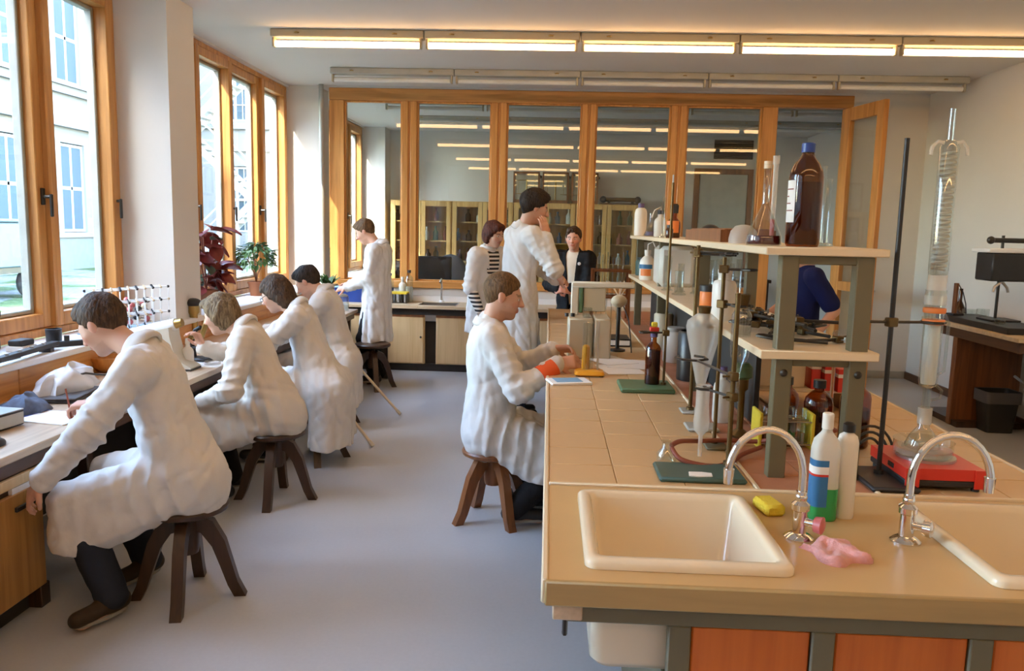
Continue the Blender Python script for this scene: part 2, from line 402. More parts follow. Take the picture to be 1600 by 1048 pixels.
# glazed timber partition to the next room
GX = [(-2.353, -1.70), (-1.525, -.688), (-.512, .323), (.482, 1.309), (1.488, 2.307)]
def partition():
    r = sroot('window_5')
    def bar(nm, x0, x1, z0, z1, y0=YB-.06, y1=YB+.06, mt='pine_v'):
        MB().box(x0, x1, y0, y1, z0, z1, .006).part(nm, mt, r)
    bar('header', -2.525, 3.29, 2.98, 3.115, mt='pine_h'); bar('sill', -2.525, 2.31, .885, .965, YB-.075, YB+.07, 'pine_h')
    bar('jamb', -2.525, -2.353, .965, 2.98)
    edges = [(-1.70, -1.525), (-.688, -.512), (.323, .482), (1.309, 1.488)]
    for x0, x1 in edges:
        m = MB(); c = (x0+x1)/2
        m.box(x0, c-.012, YB-.06, YB+.06, .965, 2.98, .006).box(c+.012, x1, YB-.06, YB+.06, .965, 2.98, .006).box(c-.012, c+.012, YB-.04, YB+.04, .965, 2.98)
        m.part('mullion', 'pine_v', r)
    MB().box(2.307, 2.475, YB-.06, YB+.06, 0, 2.98, .006).part('mullion', 'pine_v', r)
    MB().box(3.21, 3.29, YB-.065, YB+.065, 0, 2.98, .006).part('jamb', 'pine_v', r)
    for x0, x1 in GX:
        MB().box(x0-.01, x1+.01, YB-.004, YB+.004, .955, 2.99).part('pane', 'pane', r)
        m = MB(); 
        for a, b in ((x0, x0+.016), (x1-.016, x1)): m.box(a, b, YB-.03, YB+.03, .965, 2.98, .003)
        m.box(x0, x1, YB-.03, YB+.03, 2.962, 2.98, .003).box(x0, x1, YB-.03, YB+.03, .965, .983, .003); m.part('glazing_bead', 'pine_v', r)
    # open leaf of the door, swung into the room
    d = sroot('door_1', (3.215, YB-.07, 0)); d.rotation_euler = (0, 0, math.radians(-79))
    w = .73
    m = MB().box(0, .12, -.028, .028, .01, 2.97, .005).box(w-.12, w, -.028, .028, .01, 2.97, .005)
    m.box(.12, w-.12, -.028, .028, 2.83, 2.97, .005).box(.12, w-.12, -.028, .028, .01, .25, .005).box(.12, w-.12, -.028, .028, 1.0, 1.1, .005)
    m.part('door_leaf', 'pine_v', d)
    MB().box(.11, w-.11, -.004, .004, 1.09, 2.84).part('pane', 'pane', d); MB().box(.11, w-.11, -.004, .004, .24, 1.01).part('pane', 'pane', d)
    for s in (-1, 1): MB().cyl((w-.06, .028*s, 1.03), (w-.06, .075*s, 1.03), .009).box(w-.17, w-.045, .066*s-.008, .066*s+.008, 1.022, 1.04, .004).part('door_handle', 'steel', d)
partition()

# strip lights on the ceiling
def strip(x, y, on, label, group, ext=1.19):
    t = thing('strip_light', label, 'light', (x, y, ZC), group=group)
    MB().box(-.02, ext+.03, -.055, .055, -.062, 0, .008).part('housing', 'cream_metal' if on else 'grey_paint', t)
    MB().cyl((.012, 0, -.108), (ext-.012, 0, -.108), .024, n=14).part('tube', 'tube_light' if on else 'tube_off', t)
    for a in (-.012, ext-.006): MB().box(a, a+.018, -.028, .028, -.135, -.06, .004).part('lamp_holder', 'cream_metal', t)
    for a in (.2, ext-.2): MB().lathe([(.018, 0), (.022, .006), (.012, .012)], (a, -.057, -.036), 10).part('fixing_screw', 'brass', t)
for i in range(5): strip(-2.27+1.247*i, 6.66, True, 'lit fluorescent strip light, '+['first', 'second', 'third', 'fourth', 'fifth'][i]+' from the window wall in the row above the people', 'lit strip lights')
for i in range(5): strip(-2.21+1.247*i, 8.22, False, 'unlit strip light, '+['first', 'second', 'third', 'fourth', 'fifth'][i]+' from the window wall in the row beside the partition', 'unlit strip lights by the partition')
for y in (3.95, 1.05, -1.6):
    for i in range(5): strip(-2.05+1.247*i, y, True, 'lit fluorescent strip light in the rows mirrored in the partition glass', 'lit strip lights further back')
for y in (10.1, 11.6):
    for i in range(5): strip(-2.05+1.247*i, y, False, 'unlit strip light beyond the glazed partition', 'unlit strip lights in the next room')

# ------------------------------------------------------------------ next room behind the glass
def next_room():
    tone = ['amber_dark', 'white_plastic', 'liquid_brown', 'blue_label', 'white_label', 'bronze', 'cream_metal', 'green_paint', 'red_rubber']
    protos = []
    for k, tn in enumerate(tone):
        protos.append(MB().lathe([(.04, 0), (.042, .01), (.042, .11), (.016, .15), (.016, .18), (.02, .182), (.02, .20)], n=10).mesh('reagent_bottle', tn))
    x = -2.56; lab = ['with the sunlit door next to the window', 'second from the window', 'under the balance cases', 'under the dark instruments']
    for u in range(4):
        w = .985; t = thing('display_cabinet', 'tall glazed oak cabinet against the far wall, '+lab[u], 'cabinet', (x, 12.95, 0))
        m = MB().box(0, .025, 0, .42, 0, 2.0).box(w-.025, w, 0, .42, 0, 2.0).box(.025, w-.025, 0, .42, 1.965, 2.0).box(.025, w-.025, .40, .42, .08, 1.965).box(.025, w-.025, 0, .42, 0, .1)
        m.part('carcass', 'oak_v', t)
        for z in (.72, 1.03, 1.35, 1.66): MB().box(.025, w-.025, .03, .40, z, z+.018).part('shelf', 'oak_v', t)
        for s in range(2):
            a, b = (.01, w/2-.003) if s == 0 else (w/2+.003, w-.01)
            m = MB().box(a, a+.07, -.022, 0, .1, 1.99, .004).box(b-.07, b, -.022, 0, .1, 1.99, .004).box(a+.07, b-.07, -.022, 0, 1.91, 1.99, .004).box(a+.07, b-.07, -.022, 0, .1, .7, .004)
            d = m.part('door', 'oak_v', t); MB().box(a+.065, b-.065, -.013, -.009, .69, 1.92).part('pane', 'pane', d)
            MB().sphere((b-.035 if s == 0 else a+.035, -.032, 1.1), .012, 8, 6).part('knob', 'brass', d)
        for z in (.738, 1.048, 1.368, 1.678):
            for i in range(6):
                if random.random() < .18: continue
                o = bpy.data.objects.new('reagent_bottle', random.choice(protos)); COL.objects.link(o)
                o.location = (x+.1+i*.155+random.uniform(-.02, .02), 13.12+random.uniform(-.05, .08), z); k = random.uniform(.8, 1.25); o.scale = (k, k, random.uniform(.85, 1.2))
                tag(o, 'small reagent bottle on a shelf inside the glazed cabinets', 'bottle', 'bottles in the glazed cabinets')
        x += .99
    for i, bx in enumerate((-.60, -.135, .33)):
        t = thing('balance_case', 'old balance in a glazed wooden case on top of the cabinets', 'balance', (bx, 13.0, 2.0), group='balance cases on the cabinets')
        m = MB(); 
        for a in (0, .395):
            for b in (0, .27): m.box(a, a+.025, b, b+.025, 0, .48)
        m.box(0, .42, 0, .295, 0, .05).box(0, .42, 0, .295, .46, .49)
        m.part('case_frame', 'brown_wood', t)
        MB().box(.025, .395, .008, .012, .05, .46).part('pane', 'pane', t)
        MB().box(.02, .4, .285, .29, .05, .46).part('back_panel', 'beige_metal', t)
        m = MB().cyl((.21, .15, .05), (.21, .15, .38), .012).cyl((.07, .15, .36), (.35, .15, .36), .007)
        for s in (.08, .34): m.lathe([(.05, .14), (.055, .15)], (s, .15, 0), 12).cyl((s, .15, .15), (s, .15, .36), .003, n=5)
        m.part('beam_balance', 'brass', t)
        MB().sphere((.43, .15, .42), .025, 8, 6).part('knob', 'black', t)
    t = thing('old_instrument', 'long dark brass instrument lying on top of the cabinets', 'instrument', (.80, 13.05, 2.0))
    MB().box(0, .66, 0, .22, 0, .03, .005).part('base', 'dark_wood', t); MB().cyl((.05, .1, .085), (.6, .1, .085), .035, n=12).part('tube', 'bronze', t)
    for a in (.12, .5): MB().box(a, a+.04, .06, .14, .03, .06).part('support', 'black', t)
    for a in (.05, .6): MB().sphere((a, .1, .085), .055, 10, 7).part('end_housing', 'black', t)
    # plain door and dark vent in the far wall
    d = sroot('door_2'); MB().box(2.32, 3.26, Y2-.03, Y2, 0, 2.62).box(2.32, 2.40, Y2-.06, Y2-.03, 0, 2.62).box(3.18, 3.26, Y2-.06, Y2-.03, 0, 2.62).box(2.4, 3.18, Y2-.06, Y2-.03, 2.54, 2.62).part('door_frame', 'brown_wood', d)
    MB().box(2.41, 3.17, Y2-.05, Y2-.031, .01, 2.53).part('door_leaf', 'grey_paint', d)
    MB().cyl((2.48, Y2-.05, 1.02), (2.48, Y2-.1, 1.02), .01).box(2.47, 2.6, Y2-.105, Y2-.09, 1.01, 1.03).part('door_handle', 'steel', d)
    t = thing('vent_grille', 'dark slatted ventilation grille high above the far door', 'vent', (2.62, Y2, 2.78))
    MB().box(0, .62, -.02, 0, 0, .30).part('back_plate', 'dark_void', t)
    for i in range(9): MB().obox((.31, -.028, .02+i*.0325), ((1, 0, 0), (0, .8, .6), (0, -.6, .8)), (.31, .016, .0025)).part('slat', 'dark_metal', t)
    # desk with a screen
    t = thing('office_desk', 'plain desk carrying a dark computer screen behind the partition', 'desk', (-1.95, 9.75, 0))
    MB().box(0, 1.5, 0, .7, .72, .75, .004).part('desk_top', 'counter_wood', t)
    for a in (.03, 1.42):
        for b in (.03, .62): MB().box(a, a+.05, b, b+.05, 0, .72).part('leg', 'grey_paint', t)
    t = thing('computer_monitor', 'black flat computer monitor seen from the front behind the glass', 'monitor', (-1.48, 10.1, .75))
    MB().box(-.26, .26, -.03, .03, .12, .47, .012).part('casing', 'black', t); MB().box(-.245, .245, -.034, -.03, .14, .455).part('screen', 'screen_dark', t)
    MB().box(-.03, .03, 0, .03, .01, .2).part('stand', 'black', t); MB().lathe([(.11, 0), (.11, .012)], n=16).part('foot', 'black', t)
    t = thing('office_chair', 'dark padded office chair pushed behind the computer desk', 'chair', (-1.35, 10.85, 0))
    MB().sphere((0, 0, .46), (.25, .25, .05)).part('seat', 'flap', t); MB().sphere((0, .2, .9), (.25, .06, .32)).part('backrest', 'flap', t)
    MB().cyl((0, 0, .08), (0, 0, .44), .03).part('pillar', 'black', t); MB().cyl((0, .2, .46), (0, .2, .65), .025).part('back_support', 'black', t)
    for k in range(5): MB().tube([(0, 0, .10), (.28*math.cos(k*1.257), .28*math.sin(k*1.257), .05)], [.025, .018]).sphere((.28*math.cos(k*1.257), .28*math.sin(k*1.257), .028), .028, 8, 6).part('leg', 'black', t)
    t = thing('laboratory_table', 'narrow table with flasks in front of the far doorway', 'table', (1.9, 12.4, 0))
    MB().box(0, 1.5, 0, .7, .85, .9, .004).part('table_top', 'dark_wood', t)
    for a in (.03, 1.4):
        for b in (.03, .6): MB().box(a, a+.07, b, b+.07, 0, .85).part('leg', 'dark_wood', t)
    t = thing('bunsen_stand', 'small dark stand on the table in front of the far doorway', 'stand', (2.42, 12.55, .9))
    MB().lathe([(.07, 0), (.07, .03), (.02, .05), (.02, .3), (.06, .33), (.06, .42)], n=12).part('body', 'dark_metal', t)
next_room()

# ------------------------------------------------------------------ courtyard
def courtyard():
    MB().box(-60, -3.16, -40, 70, -.12, -.02).struct('ground', 'court')
    wingm = MB().box(0, 10, 0, 44, 0, .9); 
    def facade_windows(t, spots, place, rz):
        fw, fh = 1.25, 2.7
        fm = MB(); fm.box(0, .08, -.05, .05, 0, fh).box(fw-.08, fw, -.05, .05, 0, fh).box(0, fw, -.05, .05, 0, .08).box(0, fw, -.05, .05, fh-.08, fh)
        fm.box(fw/2-.05, fw/2+.05, -.04, .04, 0, fh).box(0, fw, -.04, .04, fh*.5-.05, fh*.5+.05)
        for z in (fh*.25, fh*.75): fm.box(0, fw, -.025, .025, z-.02, z+.02)
        for xx in (fw*.26, fw*.74): fm.box(xx-.015, xx+.015, -.02, .02, 0, fh)
        fme = fm.mesh('window', 'frame_white'); pme = MB().box(.03, fw-.03, .01, .03, .03, fh-.03).mesh('pane', 'facade_glass')
        for p in spots:
            o = bpy.data.objects.new('window', fme); COL.objects.link(o); o.parent = t; o.location = place(*p); o.rotation_euler = (0, 0, rz)
            q = bpy.data.objects.new('pane', pme); COL.objects.link(q); q.parent = o
    m, nt, b = _nt('facade_glass'); b.inputs['Base Color'].default_value = (.07, .10, .12, 1); b.inputs['Roughness'].default_value = .35; b.inputs['Specular IOR Level'].default_value = .2
    # long facade across the court
    t = thing('courtyard_building', 'pale rendered building with tall white windows across the courtyard', 'building', (-15, 8, -.02))
    ys = [.5+i*3.0 for i in range(8)]; YS = 24.9
    m = MB(); zb = [(0, 1.15), (3.9, 5.7), (8.4, 10.4)]
    for z0, z1 in zb: m.box(-6, 0, 0, YS, z0, z1)
    e = [0]
    for y in ys: e += [.9+y, .9+y+1.25]
    e.append(YS)
    for z0, z1 in ((1.15, 3.9), (5.7, 8.4)):
        for i in range(0, len(e), 2): m.box(-6, 0, e[i], e[i+1], z0, z1)
        m.box(-6, -.5, 0, YS, z0, z1)
    m.part('wall', 'facade', t)
    for z, d, hh in ((4.35, .22, .16), (5.35, .16, .12), (5.62, .1, .1), (10.3, .5, .35), (1.0, .12, .14)): MB().box(0, d, 0, YS, z, z+hh).part('cornice', 'facade', t)
    MB().box(-.02, .06, 0, YS, 0, .95).part('plinth', 'plinth', t)
    for y in ys[::2]: MB().box(0, .10, .9+y-1.2, .9+y-.55, 1.15, 4.35).box(0, .10, .9+y-1.2, .9+y-.55, 5.75, 10.3).part('pilaster', 'facade_pink', t)
    facade_windows(t, [(y, z) for y in ys for z in (1.17, 5.72)], lambda y, z: (-.12, .9+y+1.25, z-.0), -PI/2)
    MB().prism([(-6.3, 10.6), (.5, 10.6), (-2.9, 13.2)], 1, 0, YS).part('roof', 'pot_clay', t)
    # cross wing closing the court
    t = thing('cross_wing', 'white rendered cross wing closing the end of the courtyard', 'building', (-15, 33.6, -.02))
    m = MB(); xs = [1.2, 3.6, 6.0, 8.4]
    for z0, z1 in zb: m.box(0, 11.5, 0, 8, z0, z1)
    for z0, z1 in ((1.15, 3.9), (5.7, 8.4)):
        pr = 0
        for x in xs: m.box(pr, x, 0, 8, z0, z1); pr = x+1.25
        m.box(pr, 11.5, 0, 8, z0, z1); m.box(0, 11.5, .5, 8, z0, z1)
    m.part('wall', 'facade', t)
    for z in (4.5, 5.4, 10.2): MB().box(0, 11.5, -.15, 0, z, z+.14).part('cornice', 'facade', t)
    facade_windows(t, [(x, z) for x in xs for z in (1.17, 5.72)], lambda x, z: (x, .12, z), 0)
    MB().prism([(-.5, 10.5), (8.5, 10.5), (4, 13)], 0, -.1, 11.5).part('roof', 'pot_clay', t)
    # unseen wing added behind the viewer to keep sun off the near windows
    t = thing('added_shading_wing', 'unseen rendered wing added behind the viewer to shade the near windows', 'building', (-30, -14, -.02))
    MB().box(0, 26.4, 0, 8, 0, 13.2).part('wall', 'facade', t); MB().prism([(-.4, 13.2), (8.4, 13.2), (4, 14.6)], 0, 0, 26.4).part('roof', 'pot_clay', t)
    # steel escape stair
    t = thing('escape_stair', 'white steel escape stair zigzagging up in the courtyard', 'stairs', (-12.6, 27.5, -.02))
    for k in range(3):
        x0, x1 = (0, 2.4) if k % 2 == 0 else (2.4, 0)
        z0, z1 = k*2.3, (k+1)*2.3
        for yy in (0, .9):
            MB().obox(((x0+x1)/2, yy, (z0+z1)/2), (Vector((x1-x0, 0, z1-z0)).normalized(), (0, 1, 0), Vector((-(z1-z0), 0, x1-x0)).normalized()), (1.7, .03, .1)).part('stringer', 'frame_white', t)
            MB().tube([(x0, yy, z0+1), (x1, yy, z1+1)], .03, 6).part('handrail', 'frame_white', t)
        for s in range(11):
            f = (s+.5)/11; MB().box(x0+(x1-x0)*f-.13, x0+(x1-x0)*f+.13, 0, .9, z0+(z1-z0)*f-.02, z0+(z1-z0)*f+.02).part('tread', 'grey_paint', t)
        MB().box(min(x1, x1+(.9 if x1 > x0 else -.9)), max(x1, x1+(.9 if x1 > x0 else -.9)), 0, .9, z1-.06, z1).part('landing', 'frame_white', t)
    for x in (-.7, 3.1):
        for yy in (0, .9): MB().box(x-.06, x+.06, yy-.06, yy+.06, 0, 7.6).part('post', 'frame_white', t)
    # wheeled trailer
    t = thing('site_trailer', 'pale blue box trailer on wheels parked in the courtyard', 'trailer', (-11.5, 12.9, -.02))
    MB().box(-1.1, 1.1, 0, 3.7, .62, 1.50, .03).part('body', 'trailer_blue', t); MB().box(-1.0, 1.0, .05, 3.6, .5, .62).part('chassis', 'dark_metal', t)
    MB().box(-1.14, 1.14, -.04, 3.74, 1.50, 1.56, .02).part('lid', 'trailer_blue', t)
    for yy in (.9, 1.65, 2.9):
        for s in (-1, 1):
            o = MB().lathe([(.1, -.09), (.26, -.09), (.29, -.05), (.29, .05), (.26, .09), (.1, .09)], n=18).part('wheel', 'tyre', t, (s*.98, yy, .29)); o.rotation_euler = (0, PI/2, 0)
    MB().tube([(0, 3.7, .55), (0, 4.6, .45)], .04, 8).part('drawbar', 'dark_metal', t)
courtyard()

# ================================================================== FURNITURE
BT = .857                                  # island worktop height
def island():
    t = thing('laboratory_bench', 'long tiled laboratory bench with two sinks and wooden front panels', 'bench', (0, 0, 0))
    m = MB(); hx = [(.118, .545), (.998, 1.432)]; y0, y1 = 1.633, 2.272; z0, z1 = .812, BT
    xs = [.02, hx[0][0], hx[0][1], hx[1][0], hx[1][1], 1.547]
    for a, b in ((xs[0], xs[1]), (xs[2], xs[3]), (xs[4], xs[5])): m.box(a, b, y0, y1, z0, z1)
    for a, b in hx: m.box(a, b, y0, 1.706, z0, z1).box(a, b, 2.172, y1, z0, z1)
    m.part('sink_top', 'cream_top', t)
    MB().box(.012, 1.555, 1.618, 1.634, .803, BT+.002, .004).part('front_edge', 'top_edge', t)
    MB().box(.004, .02, 1.63, 7.5, .803, BT+.003, .004).part('side_edge', 'cream_edge', t); MB().box(1.547, 1.563, 1.63, 7.5, .803, BT+.003, .004).part('side_edge', 'cream_edge', t)
    MB().box(.02, 1.547, 2.274, 2.290, .83, BT+.007, .003).part('seam_strip', 'cream_edge', t)
    for a in (.626, .973): MB().box(a, a+.013, 2.29, 7.5, .83, BT+.006, .003).part('channel_edge', 'cream_edge', t)
    MB().box(.02, 1.547, 2.29, 7.5, .812, BT-.0035).part('tile_bed', 'grout', t)
    # tiles
    tw = (.626-.02)/3; tm = MB().box(.0012, tw-.0012, .0012, .1985, -.014, 0, .002).mesh('tile', 'cream_tile')
    for side, xb in ((0, .02), (1, .986)):
        w = tw if side == 0 else (1.547-.986)/3
        for i in range(3):
            for j in range(26):
                o = bpy.data.objects.new('tile', tm); COL.objects.link(o); o.parent = t; o.location = (xb+i*w, 2.291+j*.2, BT+random.uniform(-.0006, .0006)); o.scale = (w/tw, 1, 1)
    cm = MB().box(.0015, .165, .0015, .165, -.012, 0, .002).mesh('channel_tile', 'terracotta')
    for i in range(2):
        for j in range(31):
            o = bpy.data.objects.new('channel_tile', cm); COL.objects.link(o); o.parent = t; o.location = (.640+i*.1665, 2.291+j*.1665, BT-.0005); 
    # underframe
    MB().box(.30, 1.30, 2.26, 7.3, .06, .80).box(.60, .94, 1.745, 2.26, .06, .80).box(.30, .60, 1.745, 2.26, .06, .55).box(.94, 1.30, 1.745, 2.26, .06, .55).part('carcass', 'olive', t)
    MB().box(.06, 1.50, 1.645, 1.675, .757, .803, .003).part('top_rail', 'olive', t)
    for a in (.281, .588, .920, 1.25): MB().box(a, a+.05, 1.648, 1.672, 0, .757, .004).part('post', 'olive', t)
    for a, b in ((.333, .586), (.640, .918), (.972, 1.248)): MB().box(a, b, 1.654, 1.672, .05, .755, .004).part('front_panel', 'cherry_v', t)
    for y in (1.9, 3.4, 5.3, 7.2):
        MB().box(.07, .11, y, y+.04, 0, .81, .003).part('leg', 'olive', t) if y > 2 else None
        MB().box(1.44, 1.48, y, y+.04, 0, .81, .003).part('leg', 'olive', t)
    MB().box(.03, .095, 1.64, 1.80, .762, .803, .003).part('corner_block', 'bench_wood', t); MB().tube([(.06, 1.7, .76), (.06, 1.7, .70), (.06, 1.73, .69)], .006, 6).part('hook', 'dark_metal', t)
island()

def rrect(x0, x1, y0, y1, r, z, n=5):
    out = []
    for cx, cy, a in ((x1-r, y1-r, 0), (x0+r, y1-r, PI/2), (x0+r, y0+r, PI), (x1-r, y0+r, 1.5*PI)):
        for i in range(n+1): out.append(Vector((cx+r*math.cos(a+PI/2*i/n), cy+r*math.sin(a+PI/2*i/n), z)))
    return out
def sink(x0, x1, y0, y1, label):
    cx, cy = (x0+x1)/2, (y0+y1)/2; w, d = (x1-x0)/2, (y1-y0)/2
    t = thing('ceramic_sink', label, 'sink', (cx, cy, BT))
    seq = [(.035, -.245, .03), (.02, -.225, .03), (.016, 0, .03), (0, .001, .028), (0, .014, .028), (.004, .020, .028), (.010, .023, .026), (.026, .023, .022), (.032, .018, .02), (.036, .006, .02), (.052, -.205, .03), (.075, -.222, .03)]
    MB().ring([rrect(-w+i, w-i, -d+i, d-i, r, z) for i, z, r in seq]).part('basin', 'ceramic', t, ang=60)
    MB().lathe([(.032, -.2215), (.032, -.217), (.024, -.217), (.020, -.2195)], n=16).part('drain', 'steel', t)
    MB().cyl((0, 0, -.46), (0, 0, -.245), .025).cyl((0, 0, -.55), (0, 0, -.44), .045).part('waste_trap', 'steel', t)
sink(.10, .562, 1.692, 2.19, 'cream ceramic sink beside the yellow sponge with its basin showing below the bench')
sink(.978, 1.452, 1.678, 2.19, 'cream ceramic sink beside the tap in front of the red hotplate')

def tap(x, y, dx, label, knobmat):
    t = thing('swan_neck_tap', label, 'tap', (x, y, BT))
    MB().lathe([(.036, 0), (.036, .004), (.026, .012), (.017, .016), (.017, .07), (.022, .074), (.022, .088), (.013, .096), (.013, .12)], n=18).part('base', 'chrome', t)
    p = [(0, 0, .11), (0, 0, .14)]; R = .092
    for i in range(0, 15):
        a = i/14*PI*.93; p.append((dx*(R-R*math.cos(a)), -.01*i/14, .155+(R*1.28)*math.sin(a)))
    e = p[-1]; p.append((e[0]+dx*.002, e[1], e[2]-.025))
    MB().tube(p, .0095, 12).part('spout', 'chrome', t)
    MB().cyl((e[0], e[1], e[2]-.045), (e[0], e[1], e[2]-.008), .0115, .0135, 12).part('nozzle', 'chrome', t)
    MB().cyl((0, 0, .045), (.03, -.022, .045), .010).part('valve_stem', 'chrome', t)
    v = Vector((.03, -.022, .045)); d = Vector((.8, -.6, 0))
    MB().cyl(v, v+d*.018, .019, .022, 14).cyl(v+d*.018, v+d*.022, .022, .012, 14).part('knob', knobmat, t)
    MB().sphere((0, 0, .105), .015, 12, 8).part('collar', 'chrome', t)
tap(.636, 1.93, -1, 'chrome swan-neck tap with a pink knob beside the green bottle', 'pink_ball')
tap(.897, 1.935, 1, 'chrome swan-neck tap with a chrome knob in front of the red hotplate', 'chrome')

# ------------------------------------------------------------------ reagent shelf on the bench
SHT, SHM = 1.562, 1.255
def shelf_unit():
    t = thing('reagent_shelf', 'two-tier reagent shelf on olive steel posts above the bench', 'shelf', (0, 0, BT))
    def b(nm, mt, *a): MB().box(*a[:4], a[4]-BT, a[5]-BT, .003).part(nm, mt, t)
    for y in (2.425, 3.75, 5.08, 6.38):
        for x in (.692, .912): b('post', 'olive', x, x+.052, y, y+.045, BT-.003, SHT-.024)
        b('crossbar', 'olive', .744, .912, y+.005, y+.04, SHM-.05, SHM-.026); b('crossbar', 'olive', .692, .964, y+.005, y+.04, SHT-.05, SHT-.024)
    b('shelf_board', 'cream_edge', .640, 1.0, 2.41, 6.46, SHT-.024, SHT); b('shelf_board', 'cream_edge', .640, .99, 2.40, 6.46, SHM-.026, SHM)
    MB().box(.815, .838, 3.12, 6.36, 0, SHM-.03-BT, .003).part('shade_panel', 'dark_void', t)  # dark sheet added to darken the space below the middle shelf
    for x in (.718, .938): MB().lathe([(.010, 0), (.012, .004), (.006, .01)], n=10).part('bolt', 'dark_metal', t, (x, 2.424, SHM-.07-BT)).rotation_euler = (PI/2, 0, 0)
shelf_unit()

# ------------------------------------------------------------------ glassware helpers
def vessel(name, label, cat, loc, prof, gm, liquid=None, lm=None, cap=None, cm=None, label_mat=None, group=None, extra=None, n=20):
    t = thing(name, label, cat, loc, group=group)
    MB().lathe(prof, n=n, cap1=False).part('wall', gm, t, ang=50)
    if liquid: MB().lathe([(max(r-.0025, .001), z) for r, z in liquid], n=n).part('contents', lm, t, ang=50)
    if cap: MB().lathe(cap, n=14).part('cap', cm, t)
    if extra: extra(t)
    return t
def bottle_prof(r, h, nr, nh): return [(r*.92, 0), (r, .01), (r, h-nh-.9*r), (r*.9, h-nh-.5*r), (r*.55, h-nh-.12*r), (nr, h-nh), (nr, h)]
def band_label(t, r, z0, z1, a0, a1, mt, nm='label'):
    k = 8; m = MB(); rr = r+.0012
    m.ring([[(rr*math.cos(a0+(a1-a0)*i/k), rr*math.sin(a0+(a1-a0)*i/k), z) for i in range(k+1)] for z in (z0, z1)], closed_u=False)
    return m.part(nm, mt, t)

